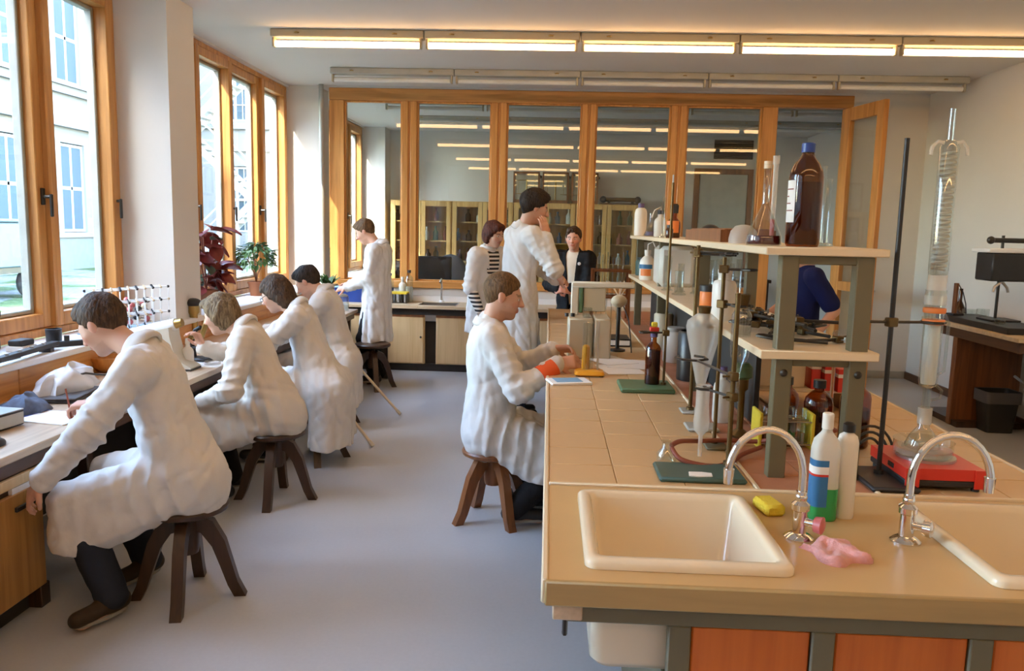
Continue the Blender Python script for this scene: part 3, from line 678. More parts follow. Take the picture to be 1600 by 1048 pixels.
def shelf_things():
    t = thing('glass_burette', 'tall thin glass burette with pink tip behind the long-necked flask', 'burette', (.79, 2.92, SHT)); MB().lathe([(.03, 0), (.03, .008), (.008, .014), (.008, .09)], n=12).part('foot', 'pink_ball', t); MB().cyl((0, 0, .09), (0, 0, .29), .009, n=10).part('tube', 'frost', t); MB().cyl((0, 0, .28), (0, 0, .31), .012, n=10).part('stopper', 'frost', t)
    # large amber bottle, blue cap, white label
    def ex(t):
        band_label(t, .052, .075, .205, -3.55, -2.45, 'white_label')
        m = MB()
        for k in range(4): m.ring([[(.0536*math.cos(a), .0536*math.sin(a), z) for a in [-3.3+.09*i for i in range(9-k % 3*2)]] for z in (.11+.022*k, .1135+.022*k)], closed_u=False)
        m.part('print', 'red_rubber', t)
    vessel('amber_bottle', 'tall amber glass bottle with blue cap and white label on the shelf end', 'bottle', (.80, 2.60, SHT),
           [(.048, 0), (.052, .008), (.052, .215), (.049, .235), (.038, .258), (.022, .278), (.0185, .285), (.0185, .30)], 'amber', [(.047, .006), (.0505, .012), (.0505, .20)], 'liquid_brown', [(.021, .292), (.021, .318), (.018, .321)], 'blue_plastic', extra=ex)
    vessel('volumetric_flask', 'long-necked conical flask holding dark red liquid on the top shelf', 'flask', (.695, 2.66, SHT),
           [(.054, 0), (.057, .006), (.055, .032), (.015, .122), (.012, .138), (.0115, .255), (.015, .258)], 'labglass', [(.054, .004), (.0565, .008), (.0548, .032)], 'liquid_red', [(.0135, .245), (.0135, .268)], 'cream_edge')
    vessel('upturned_bowl', 'cloudy glass bowl turned upside down at the shelf edge', 'bowl', (.705, 2.98, SHT), [(.052, 0), (.052, .02), (.046, .045), (.03, .063), (.01, .068), (.001, .068)], 'frost')
    t = thing('wooden_tray', 'flat brown wooden tray lying on the top shelf', 'tray', (.80, 3.72, SHT))
    MB().box(-.11, .11, -.42, .42, 0, .012).box(-.11, -.095, -.42, .42, .012, .05).box(.095, .11, -.42, .42, .012, .05).box(-.095, .095, -.42, -.405, .012, .05).box(-.095, .095, .405, .42, .012, .05).part('tray_body', 'brown_wood', t)
    MB().box(-.09, .09, -.40, .40, .03, .056, .004).part('inlay', 'brown_wood', t)
    t = thing('black_dome', 'small black rubber dome beside the wooden tray', 'dome', (.86, 4.38, SHT)); MB().sphere((0, 0, .03), (.06, .06, .05)).box(-.065, .065, -.065, .065, 0, .012, .005).part('dome', 'black', t)
    vessel('orange_bottle', 'amber dropping bottle with black cap and orange label on the top shelf', 'bottle', (.735, 4.85, SHT), bottle_prof(.04, .15, .018, .03), 'amber', [(.037, .004), (.039, .01), (.039, .08)], 'liquid_brown', [(.024, .145), (.026, .19), (.018, .20)], 'black', extra=lambda t: band_label(t, .04, .03, .10, -3.1, -.9, 'orange_label'))
    vessel('brown_jar', 'little brown jar in front of the dropping bottle', 'jar', (.69, 4.7, SHT), [(.02, 0), (.022, .005), (.022, .05), (.014, .06)], 'amber_dark', None, None, [(.017, .058), (.017, .075)], 'black')
    vessel('wash_bottle', 'squat yellowish wash bottle with bent spout on the top shelf', 'bottle', (.71, 5.25, SHT), bottle_prof(.04, .15, .018, .02), 'milky', None, None, [(.02, .145), (.02, .17)], 'black', extra=lambda t: MB().tube([(0, 0, .16), (0, 0, .19), (-.04, -.01, .17), (-.06, -.02, .12)], .005, 6).part('spout', 'milky', t))
    vessel('measuring_flask', 'small flask on a violet foot beside the wash bottle', 'flask', (.70, 5.65, SHT), [(.045, 0), (.05, .006), (.03, .05), (.012, .09), (.011, .16)], 'labglass', [(.043, .004), (.046, .01), (.036, .035)], 'purple_plastic')
    vessel('white_bottle', 'tall white plastic bottle with violet cap at the far shelf end', 'bottle', (.70, 6.30, SHT), [(.045, 0), (.048, .01), (.048, .17), (.04, .2), (.02, .215)], 'white_plastic', None, None, [(.024, .212), (.024, .245)], 'purple_plastic')
    for i, (x, y, h) in enumerate(((.90, 2.75, .26), (.93, 2.78, .22), (.70, 5.05, .24))):
        t = vessel('glass_cylinder', ['taller slim glass tube behind the amber bottle', 'shorter slim glass tube behind the amber bottle', 'slim glass tube beside the orange-labelled dropping bottle'][i], 'tube', (x, y, SHT), [(.028, 0), (.028, .006), (.011, .012), (.011, h), (.014, h+.004)], 'labglass', group='glass tubes on the top shelf')
    # middle shelf
    vessel('wash_bottle', 'white wash bottle with blue and orange label on the middle shelf', 'bottle', (.70, 5.75, SHM), bottle_prof(.055, .19, .02, .02), 'white_plastic', None, None, [(.023, .185), (.023, .21)], 'white_plastic',
           extra=lambda t: (band_label(t, .055, .08, .11, -3.0, -1.0, 'blue_label'), band_label(t, .055, .03, .078, -2.6, -1.2, 'orange_label'), MB().tube([(0, 0, .2), (0, 0, .25), (.03, -.02, .27), (.05, -.03, .23)], .005, 6).part('spout', 'white_plastic', t)))
    t = thing('white_canister', 'large square white canister on the middle shelf', 'canister', (.80, 5.2, SHM)); MB().box(-.11, .11, -.15, .15, 0, .255, .025).part('body', 'milky', t); MB().lathe([(.03, .25), (.03, .285)], n=14).part('cap', 'red_rubber', t)
    vessel('dark_tank', 'dark green jar at the far end of the middle shelf', 'jar', (.75, 6.3, SHM), [(.07, 0), (.075, .01), (.075, .11), (.06, .125)], 'teal_paint', None, None, [(.062, .12), (.062, .14)], 'black')
    rnd = random.Random(3)
    for i, (x, y, h, r) in enumerate(((.70, 4.75, .20, .022), (.76, 4.65, .16, .018), (.72, 4.45, .13, .025), (.83, 4.55, .19, .02), (.90, 4.3, .2, .015), (.93, 4.2, .22, .015), (.88, 4.15, .21, .015), (.95, 4.35, .2, .015), (.91, 4.05, .19, .015), (.84, 4.2, .2, .015), (.96, 4.1, .21, .015), (.86, 3.95, .15, .02))):
        vessel('measuring_cylinder', 'clear glass measuring cylinder among the tubes on the middle shelf', 'cylinder', (x, y, SHM), [(r*1.6, 0), (r*1.6, .006), (r, .012), (r, h), (r*1.2, h+.004)], 'labglass', group='glass cylinders on the middle shelf', n=14)
    vessel('blue_jar', 'small blue jar behind the glass cylinders', 'jar', (.78, 3.98, SHM), [(.032, 0), (.034, .006), (.034, .07), (.03, .08)], 'purple_plastic', None, None, [(.032, .078), (.032, .09)], 'black')
    vessel('brown_jar', 'orange-brown jar with a black lid on the middle shelf', 'jar', (.735, 3.70, SHM), [(.036, 0), (.04, .006), (.04, .075), (.036, .08)], 'orange_label', None, None, [(.042, .078), (.042, .105)], 'black')
    vessel('white_bottle', 'tall white plastic bottle without label near the middle shelf edge', 'bottle', (.70, 3.22, SHM), [(.044, 0), (.047, .008), (.047, .14), (.04, .155), (.026, .16), (.026, .18), (.028, .182), (.028, .2)], 'white_plastic')
    # heap of clamps and bosses
    for i in range(16):
        x = rnd.uniform(.74, .93); y = rnd.uniform(2.55, 3.0); a = rnd.uniform(0, PI)
        t = thing('retort_clamp', 'dark metal laboratory clamp in the heap on the middle shelf', 'clamp', (x, y, SHM), a, 'heap of clamps'); dz = .012+.014*(i % 4)
        MB().cyl((-.09, 0, dz), (.03, 0, dz), .006, n=8).part('shaft', 'dark_metal', t)
        MB().box(.02, .05, -.014, .014, dz-.010, dz+.012, .003).part('boss', 'bronze', t)
        for s in (-1, 1): MB().tube([(.05, 0, dz), (.075, s*.025, dz+.002), (.11, s*.022, dz+.006), (.125, s*.010, dz+.006)], .005, 6).part('jaw', 'dark_metal', t)
        MB().cyl((.035, -.014, dz), (.035, -.035, dz+.004), .003, n=6).box(.026, .044, -.04, -.034, dz-.004, dz+.012).part('thumbscrew', 'steel' if i % 3 == 0 else 'dark_metal', t)
shelf_things()

def stand(name, label, loc, base, rod, rodh, bm, rm='steel', rr=.006, extra=None):
    t = thing(name, label, 'stand', loc)
    MB().box(base[0], base[1], base[2], base[3], 0, base[4], .006).part('base_plate', bm, t)
    MB().cyl((rod[0], rod[1], base[4]), (rod[0], rod[1], rodh), rr, n=10).lathe([(rr*2, base[4]), (rr*2, base[4]+.012)], (rod[0], rod[1], 0), 10).part('rod', rm, t)
    if extra: extra(t)
    return t
def clamp_parts(t, p, q, z, r=.022, mt='dark_metal'):
    """boss at p on the rod, arm to q, ring jaw of radius r around q"""
    p = Vector((p[0], p[1], z)); q = Vector((q[0], q[1], z)); d = (q-p).normalized(); w = Vector((-d.y, d.x, 0))
    MB().obox(p, (d, w, (0, 0, 1)), (.016, .013, .014), .003).cyl(p+w*.013, p+w*.035, .0035, n=6).part('boss', 'bronze', t)
    MB().cyl(p, q-d*(r+.01), .0045, n=8).part('clamp_arm', mt, t)
    for s in (-1, 1): MB().tube([q-d*(r+.012), q-d*r*.7+w*s*r*.95, q+d*r*.2+w*s*(r+.004), q+d*r*.9+w*s*r*.6], .0045, 6).part('jaw', mt, t)
def island_things():
    # red hotplate with dish and Soxhlet
    t = thing('hotplate', 'red laboratory hotplate with black underside and dial on the bench', 'hotplate', (1.185, 2.475, BT))
    MB().box(-.115, .115, -.13, .13, .012, .034, .005).part('underbody', 'black', t)
    MB().prism([(-.13, .034), (.13, .034), (.13, .068), (-.13, .068)], 0, -.115, .115).box(-.115, -.075, -.135, -.13, .012, .068).box(.085, .115, -.135, -.13, .012, .068).part('housing', 'red_paint', t)
    for x in (-.1, .1):
        for y in (-.11, .11): MB().lathe([(.012, 0), (.012, .014)], (x, y, 0), 10).part('foot', 'black', t)
    MB().box(-.118, -.115, -.05, -.01, .043, .058, .002).part('switch', 'black', t); MB().lathe([(.085, .068), (.085, .076)], n=24).part('heating_plate', 'steel', t)
    vessel('glass_dish', 'shallow glass water dish standing on the red hotplate', 'dish', (1.180, 2.485, BT+.076), [(.082, 0), (.086, .004), (.086, .042), (.088, .044)], 'labglass', [(.082, .004), (.084, .008), (.084, .02)], 'frost', n=28)
    sx, sy, z0 = 1.178, 2.49, BT+.086
    t = thing('soxhlet_extractor', 'tall glass Soxhlet extractor with coil condenser above the hotplate', 'extractor', (sx, sy, z0))
    MB().lathe([(.03, 0), (.05, .006), (.052, .016), (.04, .045), (.018, .075), (.018, .128), (.02, .13)], n=20, cap1=False).part('boiling_flask', 'labglass', t)
    MB().lathe([(.0205, .085), (.0205, .135)], n=16).part('ground_joint', 'frost', t)
    MB().tube([(0, 0, .135), (0, 0, .20)], .012, 10).part('stem', 'labglass', t)
    MB().lathe([(.010, .198), (.024, .205), (.027, .22), (.028, .44), (.030, .47), (.030, .50)], n=18, cap1=False).part('extractor_chamber', 'labglass', t)
    MB().lathe([(.020, .21), (.022, .225), (.022, .40)], n=16).part('thimble', 'paper', t)
    MB().tube([(.028, 0, .24), (.045, 0, .25), (.046, 0, .30), (.046, 0, .40), (.03, 0, .43)], .005, 8).part('vapour_tube', 'labglass', t)
    MB().tube([(.026, 0, .205), (.042, -.005, .19), (.036, -.01, .168), (.014, -.004, .16)], .0045, 8).part('siphon', 'labglass', t)
    for z in (.395, .43): MB().lathe([(.031, z), (.0325, z+.003), (.0325, z+.012), (.031, z+.015)], n=18).part('joint_clip', 'orange_label', t)
    MB().lathe([(.0315, .455), (.0315, .475), (.027, .50), (.027, .545)], n=18).part('ground_joint', 'frost', t)
    MB().lathe([(.026, .545), (.028, .56), (.028, .92), (.02, .94), (.010, .945), (.0095, 1.035)], n=18, cap1=False).part('condenser_jacket', 'labglass', t)
    coil = [(.019*math.cos(a*.45), .019*math.sin(a*.45), .56+.35*a/335) for a in range(0, 336)]
    MB().tube(coil, .0042, 6).part('cooling_coil', 'milky', t)
    for s in (-1, 1): MB().tube([(s*.018, 0, .935), (s*.035, 0, .94), (s*.05, 0, .925), (s*.054, 0, .9)], .0055, 8).part('hose_barb', 'frost', t)
    stand('retort_stand', 'black retort stand with tall rod gripping the Soxhlet extractor', (1.04, 2.44, BT), (-.075, .065, -.13, .10, .016), (.0, .02), 1.03, 'black', 'black', .0075,
          lambda t: (clamp_parts(t, (0, .02), (sx-1.04, sy-2.44), .487, .030), MB().cyl((-.09, .02, .487), (0, .02, .487), .0045, n=8).part('spare_arm', 'dark_metal', t)))
    m = MB()
    for k in range(3): m.tube([Vector((1.09+.02*k, 2.68+.05*k, BT+.004))+Vector((.055*math.cos(a)*(1+.3*k), .02*math.sin(2*a), .062*(1+.15*k)*max(0, math.sin(a))+.004)) for a in [PI*i/12 for i in range(13)]], .005, 7)
    m.thing('power_cable', 'looped black power cable behind the red hotplate', 'cable', 'black')
    # bottles behind the front post
    def amb(x, y, h, r, lab, cm): vessel('amber_bottle', lab, 'bottle', (x, y, BT), bottle_prof(r, h, .018, .03), 'amber', [(r*.92, .006), (r*.985, .012), (r*.985, h*.55)], 'amber_dark', [(.022, h-.02), (.022, h+.008)], cm)
    amb(1.10, 2.84, .25, .052, 'brown glass bottle with violet cap behind the black retort stand', 'purple_plastic'); amb(.985, 2.88, .22, .05, 'dark brown bottle behind the right shelf post', 'black'); amb(.90, 2.98, .21, .045, 'dark brown bottle beside the test-tube rack', 'black')
    t = thing('carton', 'white cardboard carton under the middle shelf', 'box', (1.04, 3.5, BT+.10)); MB().box(-.16, .06, -.1, .1, 0, .13, .003).part('box', 'cream_edge', t); 
    for i in range(3):
        t = thing('red_box', ['tall', 'middling', 'short'][i]+' red and white reagent pack beside the white carton', 'box', (1.135+.045*i, 3.42-.03*i, BT+.10), group='red packs'); MB().box(-.02, .02, -.05, .05, 0, .12-.012*i, .002).part('pack', 'red_paint', t); MB().box(-.021, .021, -.051, .051, .085-.012*i, .1-.012*i, .001).part('stripe', 'white_label', t)
    t = thing('tube_shelf', 'low wooden stand carrying cartons below the middle shelf', 'stand', (1.08, 3.5, BT)); MB().box(-.22, .22, -.13, .13, .085, .10, .003).part('top_board', 'cream_edge', t)
    for x in (-.06, .19): MB().box(x, x+.02, -.12, .12, 0, .085).part('side_board', 'brown_wood', t)
    t = thing('test_tube_rack', 'wire test-tube rack with yellow ends in the bench channel', 'rack', (.845, 2.82, BT-.004))
    for z in (.02, .10):
        for y in (-.05, -.017, .017, .05): MB().tube([(-.09, y, z), (.09, y, z)], .003, 6).part('wire', 'steel', t)
    for x in (-.09, .09): MB().box(x-.006, x+.006, -.055, .055, 0, .13, .003).part('end_plate', 'yellow_foam', t)
    for i in range(5):
        for j in range(2):
            vessel('test_tube', 'small glass test tube standing in the wire rack', 'tube', (.775+i*.034, 2.80+j*.034, BT+.0), [(.004, 0), (.009, .006), (.010, .014), (.010, .135), (.012, .137)], 'labglass', [(.004, .003), (.009, .01), (.009, .05)], ['liquid_red', 'frost', 'liquid_brown', 'liquid_green', 'frost'][i], group='test tubes in the wire rack', n=10)
    vessel('burner', 'small brass spirit burner with green head under the middle shelf', 'burner', (.72, 2.92, BT), [(.035, 0), (.04, .01), (.012, .03), (.012, .17), (.022, .18), (.022, .22)], 'bronze', None, None, [(.022, .215), (.035, .225), (.035, .26), (.02, .275)], 'green_paint')
    # squeeze bottles by the sink
    t = thing('detergent_bottle', 'clear plastic bottle half full of green washing liquid', 'bottle', (.738, 2.075, BT))
    MB().ring([rrect(-w, w, -d, d, min(w, d)*.7, z) for w, d, z in ((.032, .024, 0), (.035, .027, .006), (.035, .027, .19), (.03, .023, .215), (.016, .014, .232), (.012, .012, .238), (.012, .012, .262))]).part('body', 'milky', t, ang=50)
    MB().ring([rrect(-w, w, -d, d, min(w, d)*.7, z) for w, d, z in ((.0325, .0245, .001), (.0353, .0273, .006), (.0353, .0273, .088))]).part('liquid', 'liquid_green', t, ang=50)
    MB().lathe([(.0145, .245), (.0145, .283), (.012, .286)], n=14).part('cap', 'white_plastic', t)
    for nm, mt, e, za, zb in (('label', 'blue_label', .0008, .04, .165), ('label_stripe', 'white_label', .0014, .128, .148), ('label_stripe', 'red_paint', .0016, .122, .128)):
        lp = rrect(-.0353-e, .0353+e, -.0273-e, .0273+e, .019, 0); lp = lp[11:18]+[lp[17].lerp(lp[18], .55)]
        MB().ring([[(p.x, p.y, z) for p in lp] for z in (za, zb)], closed_u=False).part(nm, mt, t)
    t = thing('white_bottle', 'slim white plastic bottle with black cap beside the green liquid', 'bottle', (.803, 2.10, BT))
    MB().ring([rrect(-w, w, -d, d, min(w, d)*.7, z) for w, d, z in ((.022, .024, 0), (.024, .026, .006), (.024, .026, .205), (.02, .022, .222), (.010, .010, .23), (.010, .010, .245))]).part('body', 'white_plastic', t, ang=50)
    MB().lathe([(.016, .232), (.016, .252), (.008, .258)], n=12).part('cap', 'black', t); MB().box(-.0255, -.0242, -.015, .02, .03, .16).part('label', 'grey_paint', t)
    t = thing('sponge', 'yellow washing-up sponge on the seam beside the left sink', 'sponge', (.612, 2.115, BT), .2); MB().box(-.028, .028, -.045, .045, 0, .032, .008).part('foam', 'yellow_foam', t)
    # crumpled cloth
    n = 22; vs = []; fs = []
    for i in range(n+1):
        for j in range(n+1):
            u, v = i/n-.5, j/n-.5; e = max(abs(u), abs(v))*2
            z = .004+(.014*(1-e**14))*(1+.16*math.sin(9*u+5*v)+.12*math.sin(19*v-8*u))+(.006 if u+.4*v > .08 else 0)+.002*math.sin(34*u*v+9*u)
            vs.append((u*.105+.007*math.sin(7*v), v*.115+.007*math.sin(9*u+1), max(.001, z)))
    for i in range(n):
        for j in range(n): a = i*(n+1)+j; fs.append((a, a+n+1, a+n+2, a+1))
    m = MB(); m.add(vs, fs); k = len(vs); m.add([(x, y, 0) for x, y, z in vs], [f[::-1] for f in fs])
    bd = [i*(n+1) for i in range(n+1)]+[n*(n+1)+j for j in range(1, n+1)]+[i*(n+1)+n for i in range(n-1, -1, -1)]+[j for j in range(n-1, 0, -1)]
    m.f += [(bd[i], bd[(i+1) % len(bd)], bd[(i+1) % len(bd)]+k, bd[i]+k) for i in range(len(bd))]; m.mi += [0]*len(bd)
    m.thing('cleaning_cloth', 'crumpled pink cleaning cloth between the two taps', 'cloth', 'pink_cloth', (.69, 1.83, BT), .35)
    # filtration set-up with teal base
    def ex(t):
        clamp_parts(t, (.10, .07), (.035, .20), .235, .022); clamp_parts(t, (.10, .07), (.03, .42), .30, .05)
    stand('retort_stand', 'teal base retort stand with brass rod and clamps by the bench channel', (.485, 2.42, BT), (-.135, .125, -.085, .085, .016), (.10, .07), .56, 'teal_paint', 'bronze', .008, ex)
    m = MB().prism([(-.035, -.02), (-.01, -.025), (.035, -.018), (.038, .012), (.01, .02), (-.03, .018)], 2, 0, .003); m.thing('paper_scrap', 'torn white paper scrap on the teal stand base', 'paper', 'paper', (.475, 2.375, BT+.016))
    vessel('filter_adapter', 'upright glass filter tube held by the clamp above the teal base', 'glassware', (.520, 2.62, BT+.075), [(.007, -.07), (.007, .0), (.024, .02), (.027, .05), (.022, .10), (.022, .165), (.026, .17)], 'frost')
    vessel('suction_flask', 'small stoppered glass flask lying behind the teal base', 'flask', (.40, 2.55, BT), [(.03, 0), (.032, .006), (.032, .03), (.016, .05), (.014, .07), (.018, .072)], 'labglass')
    pth = [(.43+.0, 2.56, .05), (.50, 2.64, .035), (.60, 2.70, .02), (.72, 2.76, .022), (.80, 2.78, .05)]
    m = MB().tube(spl([Vector((x, y, BT+z)) for x, y, z in [(.415, 2.555, .055), (.45, 2.60, .058), (.53, 2.70, .035), (.64, 2.78, .02), (.75, 2.78, .02), (.80, 2.72, .05)]]), .008, 10)
    m.tube(spl([Vector((x, y, BT+z)) for x, y, z in [(.415, 2.545, .05), (.44, 2.50, .025), (.53, 2.49, .009), (.60, 2.53, .012), (.66, 2.62, .015), (.74, 2.70, .02)]]), .008, 10)
    m.thing('rubber_tubing', 'red-brown rubber tubing looped over the bench behind the left tap', 'tubing', 'red_rubber')
    vessel('separating_funnel', 'large cloudy glass funnel hanging in a clamp by the shelf', 'funnel', (.575, 2.95, BT+.10), [(.008, 0), (.008, .07), (.018, .09), (.06, .27), (.064, .30), (.06, .32), (.03, .345), (.02, .35)], 'frost', None, None, [(.02, .345), (.025, .375)], 'bronze')
    stand('retort_stand', 'grey square post stand with clamp holding the cloudy funnel', (.60, 3.02, BT), (-.06, .06, -.06, .06, .012), (.0, .02), .44, 'grey_paint', 'olive', .011, lambda t: clamp_parts(t, (0, .02), (-.025, -.07), .40, .03))
    vessel('dropping_funnel', 'upright glass dropping funnel hanging in front of the middle shelf', 'funnel', (.655, 2.72, BT+.27), [(.006, -.10), (.006, 0), (.012, .02), (.030, .06), (.033, .09), (.033, .20), (.022, .22), (.018, .235)], 'labglass', None, None, [(.02, .23), (.026, .27)], 'bronze')
    stand('retort_stand', 'thin stand with long clamp carrying the dropping funnel', (.60, 2.76, BT), (-.04, .04, -.05, .05, .010), (0, .02), .66, 'olive', 'bronze', .007, lambda t: (clamp_parts(t, (0, .02), (.055, -.04), .50, .03), clamp_parts(t, (0, .02), (.08, -.02), .62, .02)))
    stand('retort_stand', 'tall brass rod stand with clamps reaching under the top shelf', (.605, 3.30, BT), (-.04, .04, -.05, .05, .010), (0, .0), .69, 'grey_paint', 'bronze', .008, lambda t: (clamp_parts(t, (0, 0), (.09, -.20), .665, .02), clamp_parts(t, (0, 0), (.10, -.10), .655, .025), clamp_parts(t, (0, 0), (.08, .12), .66, .02)))
    vessel('plastic_bottle', 'small clear bottle with violet cap behind the funnels', 'bottle', (.70, 3.15, BT), bottle_prof(.035, .2, .012, .03), 'milky', None, None, [(.016, .195), (.016, .22)], 'purple_plastic')
    t = thing('burette', 'long glass burette with orange liquid beyond the bench edge of the shelf', 'burette', (1.09, 3.05, BT)); MB().cyl((0, 0, .1), (0, 0, .36), .008, n=10).part('tube', 'labglass', t); MB().cyl((0, 0, .13), (0, 0, .26), .0065, n=10).part('contents', 'orange_label', t); MB().lathe([(.03, 0), (.03, .01), (.008, .02), (.008, .1)], n=12).part('foot', 'red_rubber', t); MB().sphere((0, 0, .375), .015, 10, 7).part('bulb', 'labglass', t)
    # green base stand with amber flask
    stand('burette_stand', 'green base burette stand with tall thin rod behind the seated student', (.475, 3.77, BT), (-.125, .125, -.12, .12, .022), (.085, .0), .965, 'green_paint', 'bronze', .006,
          lambda t: (clamp_parts(t, (.085, 0), (-.02, 0), .27, .02), MB().cyl((.085, .0, .965), (.085, .0, 1.0), .004, n=8).part('rod_tip', 'steel', t)))
    vessel('amber_flask', 'amber glass cylinder held over the green base stand', 'flask', (.508, 3.79, BT+.022), [(.034, 0), (.036, .006), (.036, .17), (.03, .185), (.014, .2), (.014, .23)], 'amber', [(.032, .004), (.035, .01), (.035, .16)], 'liquid_brown', [(.017, .225), (.017, .25)], 'purple_plastic')
    t = thing('coloured_stopper', 'yellow and red plastic stopcock on top of the amber cylinder', 'stopcock', (.508, 3.79, BT+.272)); MB().box(-.022, .022, -.015, .015, 0, .022, .004).part('valve_body', 'red_paint', t); MB().box(-.014, .014, -.012, .012, .022, .045, .004).part('lever', 'yellow_foam', t)
    # yellow stand with glass cylinder used by the seated student
    t = thing('hydrometer_stand', 'orange-yellow plastic stand with upright glass cylinder at the bench edge', 'stand', (.225, 4.08, BT))
    MB().ring([rrect(-w, w, -d, d, .02, z) for w, d, z in ((.075, .055, .006), (.078, .058, .012), (.07, .05, .026), (.03, .025, .034))]).part('base', 'orange_plastic', t)
    for x in (-.06, .06): MB().box(x-.01, x+.01, -.04, .04, 0, .008).part('foot', 'black', t)
    MB().lathe([(.02, .03), (.021, .05), (.019, .15), (.010, .158)], (-.02, 0, 0), 14).part('column', 'orange_plastic', t)
    MB().lathe([(.029, .03), (.029, .27), (.031, .272)], (-.01, 0, 0), 18, cap1=False).part('cylinder', 'labglass', t)
    MB().box(.036, .046, -.006, .006, .03, .28).part('upright', 'steel', t)
    # cream balance
    t = thing('laboratory_balance', 'cream metal laboratory balance with arched frame on the bench', 'balance', (.245, 4.72, BT))
    MB().box(-.12, .02, -.13, .16, 0, .235, .008).part('body', 'cream_metal', t); MB().box(.03, .125, -.13, .16, 0, .235, .008).part('side_body', 'cream_metal', t)
    MB().box(-.105, -.06, .05, .1, .235, .43, .006).part('column', 'beige_metal', t); MB().box(-.105, .27, .045, .105, .40, .435, .008).part('beam', 'beige_metal', t); MB().box(-.03, .10, .055, .095, .26, .40, .004).part('panel', 'cream_metal', t); MB().box(-.058, -.034, .05, .1, .25, .40, .003).part('side_strip', 'green_paint', t)
    for x in (-.13, -.095): MB().lathe([(.012, 0), (.012, .02)], (x, -.03, .235), 10).part('knob', 'black', t)
    for x in (-.09, .09):
        for y in (-.1, .13): MB().lathe([(.012, -.001), (.012, .003)], (x, y, 0), 8).part('foot', 'black', t)
    MB().lathe([(.028, .235), (.028, .29), (.02, .295)], (-.01, -.05, 0), 14).part('pan_dish', 'labglass', t)
    t = thing('notebook', 'open notebook with a blue picture at the bench corner by the seated student', 'notebook', (.115, 3.86, BT), .25)
    MB().box(-.10, .10, -.07, .07, 0, .012, .002).part('pages', 'paper', t); MB().box(-.07, .06, -.045, .06, .0122, .0135).part('picture', 'light_blue', t)
    for i, (x, y, r) in enumerate(((.40, 4.28, .2), (.46, 4.45, -.15), (.36, 4.55, .5))): MB().box(-.105, .105, -.148, .148, 0, .002).thing('paper_sheet', 'loose white paper sheet lying beside the cream balance', 'paper', 'paper', (x, y, BT+.0008+.0022*i), r, 'loose sheets on the bench')
    t = thing('folder', 'thick dark folder with loose sheets behind the cream balance', 'folder', (.40, 5.25, BT)); MB().box(-.14, .14, -.12, .12, 0, .05, .003).part('cover', 'black', t); MB().box(-.135, .135, -.123, .115, .01, .042, .002).part('pages', 'paper', t)
    t = thing('fan_device', 'small grey instrument with splayed wires on a dark stand on the bench', 'instrument', (.44, 4.95, BT)); MB().lathe([(.05, 0), (.05, .012), (.012, .02), (.012, .28)], n=14).part('stand', 'dark_metal', t); MB().sphere((0, 0, .31), (.05, .04, .04)).part('head', 'cream_metal', t)
    for k in range(5): MB().tube([(0, 0, .33), (.05*math.cos(k*1.2), .03, .40), (.09*math.cos(k*1.2), .05, .43)], .003, 5).part('wire', 'steel', t)
    MB().tube([(.02, 0, .3), (.06, -.03, .2), (.075, -.06, .08), (.08, -.08, .003)], .004, 6).part('cable', 'black', t)
    t = thing('wire_basket', 'wooden rack frame standing at the far end of the bench', 'rack', (.52, 6.75, BT))
    for x in (-.16, .14): 
        for y in (-.1, .08): MB().box(x, x+.022, y, y+.022, 0, .42).part('post', 'brown_wood', t)
    for z in (.18, .40): MB().box(-.138, .14, -.1, -.085, z, z+.02).box(-.138, .14, .085, .10, z, z+.02).part('rail', 'brown_wood', t)
    for i in range(6): vessel('pipette', 'glass pipette standing upright in the wooden rack', 'pipette', (.41+.042*i, 6.74, BT), [(.004, 0), (.006, .15), (.012, .2), (.012, .28), (.006, .33), (.006, .52+.02*(i % 3))], 'labglass', group='pipettes in the wooden rack', n=8)
    vessel('wide_jar', 'wide glass jar with grey lid under the middle shelf', 'jar', (.735, 4.6, BT), [(.06, 0), (.065, .01), (.065, .16), (.05, .18)], 'milky', None, None, [(.055, .178), (.055, .2)], 'grey_paint')
    vessel('grey_canister', 'dark grey canister under the middle shelf behind the amber cylinder', 'canister', (.735, 4.05, BT), [(.07, 0), (.072, .01), (.072, .24), (.06, .25)], 'dark_metal')
    vessel('grey_canister', 'pale grey canister under the middle shelf beside the wide jar', 'canister', (.74, 5.1, BT), [(.06, 0), (.062, .01), (.062, .22), (.05, .23)], 'cream_metal')
island_things()

# ------------------------------------------------------------------ benches along the window wall and partition
LB = .70
def left_bench():
    t = thing('window_bench', 'long wooden workbench running under the courtyard windows', 'bench', (0, 0, 0))
    MB().box(XP+.02, -2.02, .3, 8.45, LB-.034, LB, .004).part('bench_top', 'bench_wood', t)
    MB().box(XP+.03, -2.06, .3, 8.45, LB-.10, LB-.034).part('apron', 'dark_wood_y', t)
    for y in (.35, 3.45, 5.0, 6.6, 8.3):
        for x in (-2.60, -2.12): MB().box(x, x+.05, y, y+.05, 0, LB-.10, .004).part('leg', 'dark_wood', t)
    c = thing('base_cabinet', 'yellow oak base cabinet with plain door under the window bench', 'cabinet', (-2.06, 2.30, 0))
    MB().box(-.5, 0, 0, .80, .09, .595, .003).part('carcass', 'dark_wood', c); MB().box(-.45, -.04, .02, .78, 0, .09).part('plinth', 'dark_void', c)
    d = MB().box(0, .02, .02, .775, .095, .53, .004).part('door', 'oak_dark', c); MB().box(.02, .032, .60, .74, .46, .48, .003).part('handle', 'dark_metal', d)
    MB().box(0, .018, .0, .80, .555, .597, .003).part('rail', 'birch_v', c); MB().box(.0, .016, .60, .77, .53, .554).part('label_card', 'white_label', c)
    MB().box(-.06, .015, .74, .80, 0, .095, .003).part('foot', 'dark_wood', c)
left_bench()
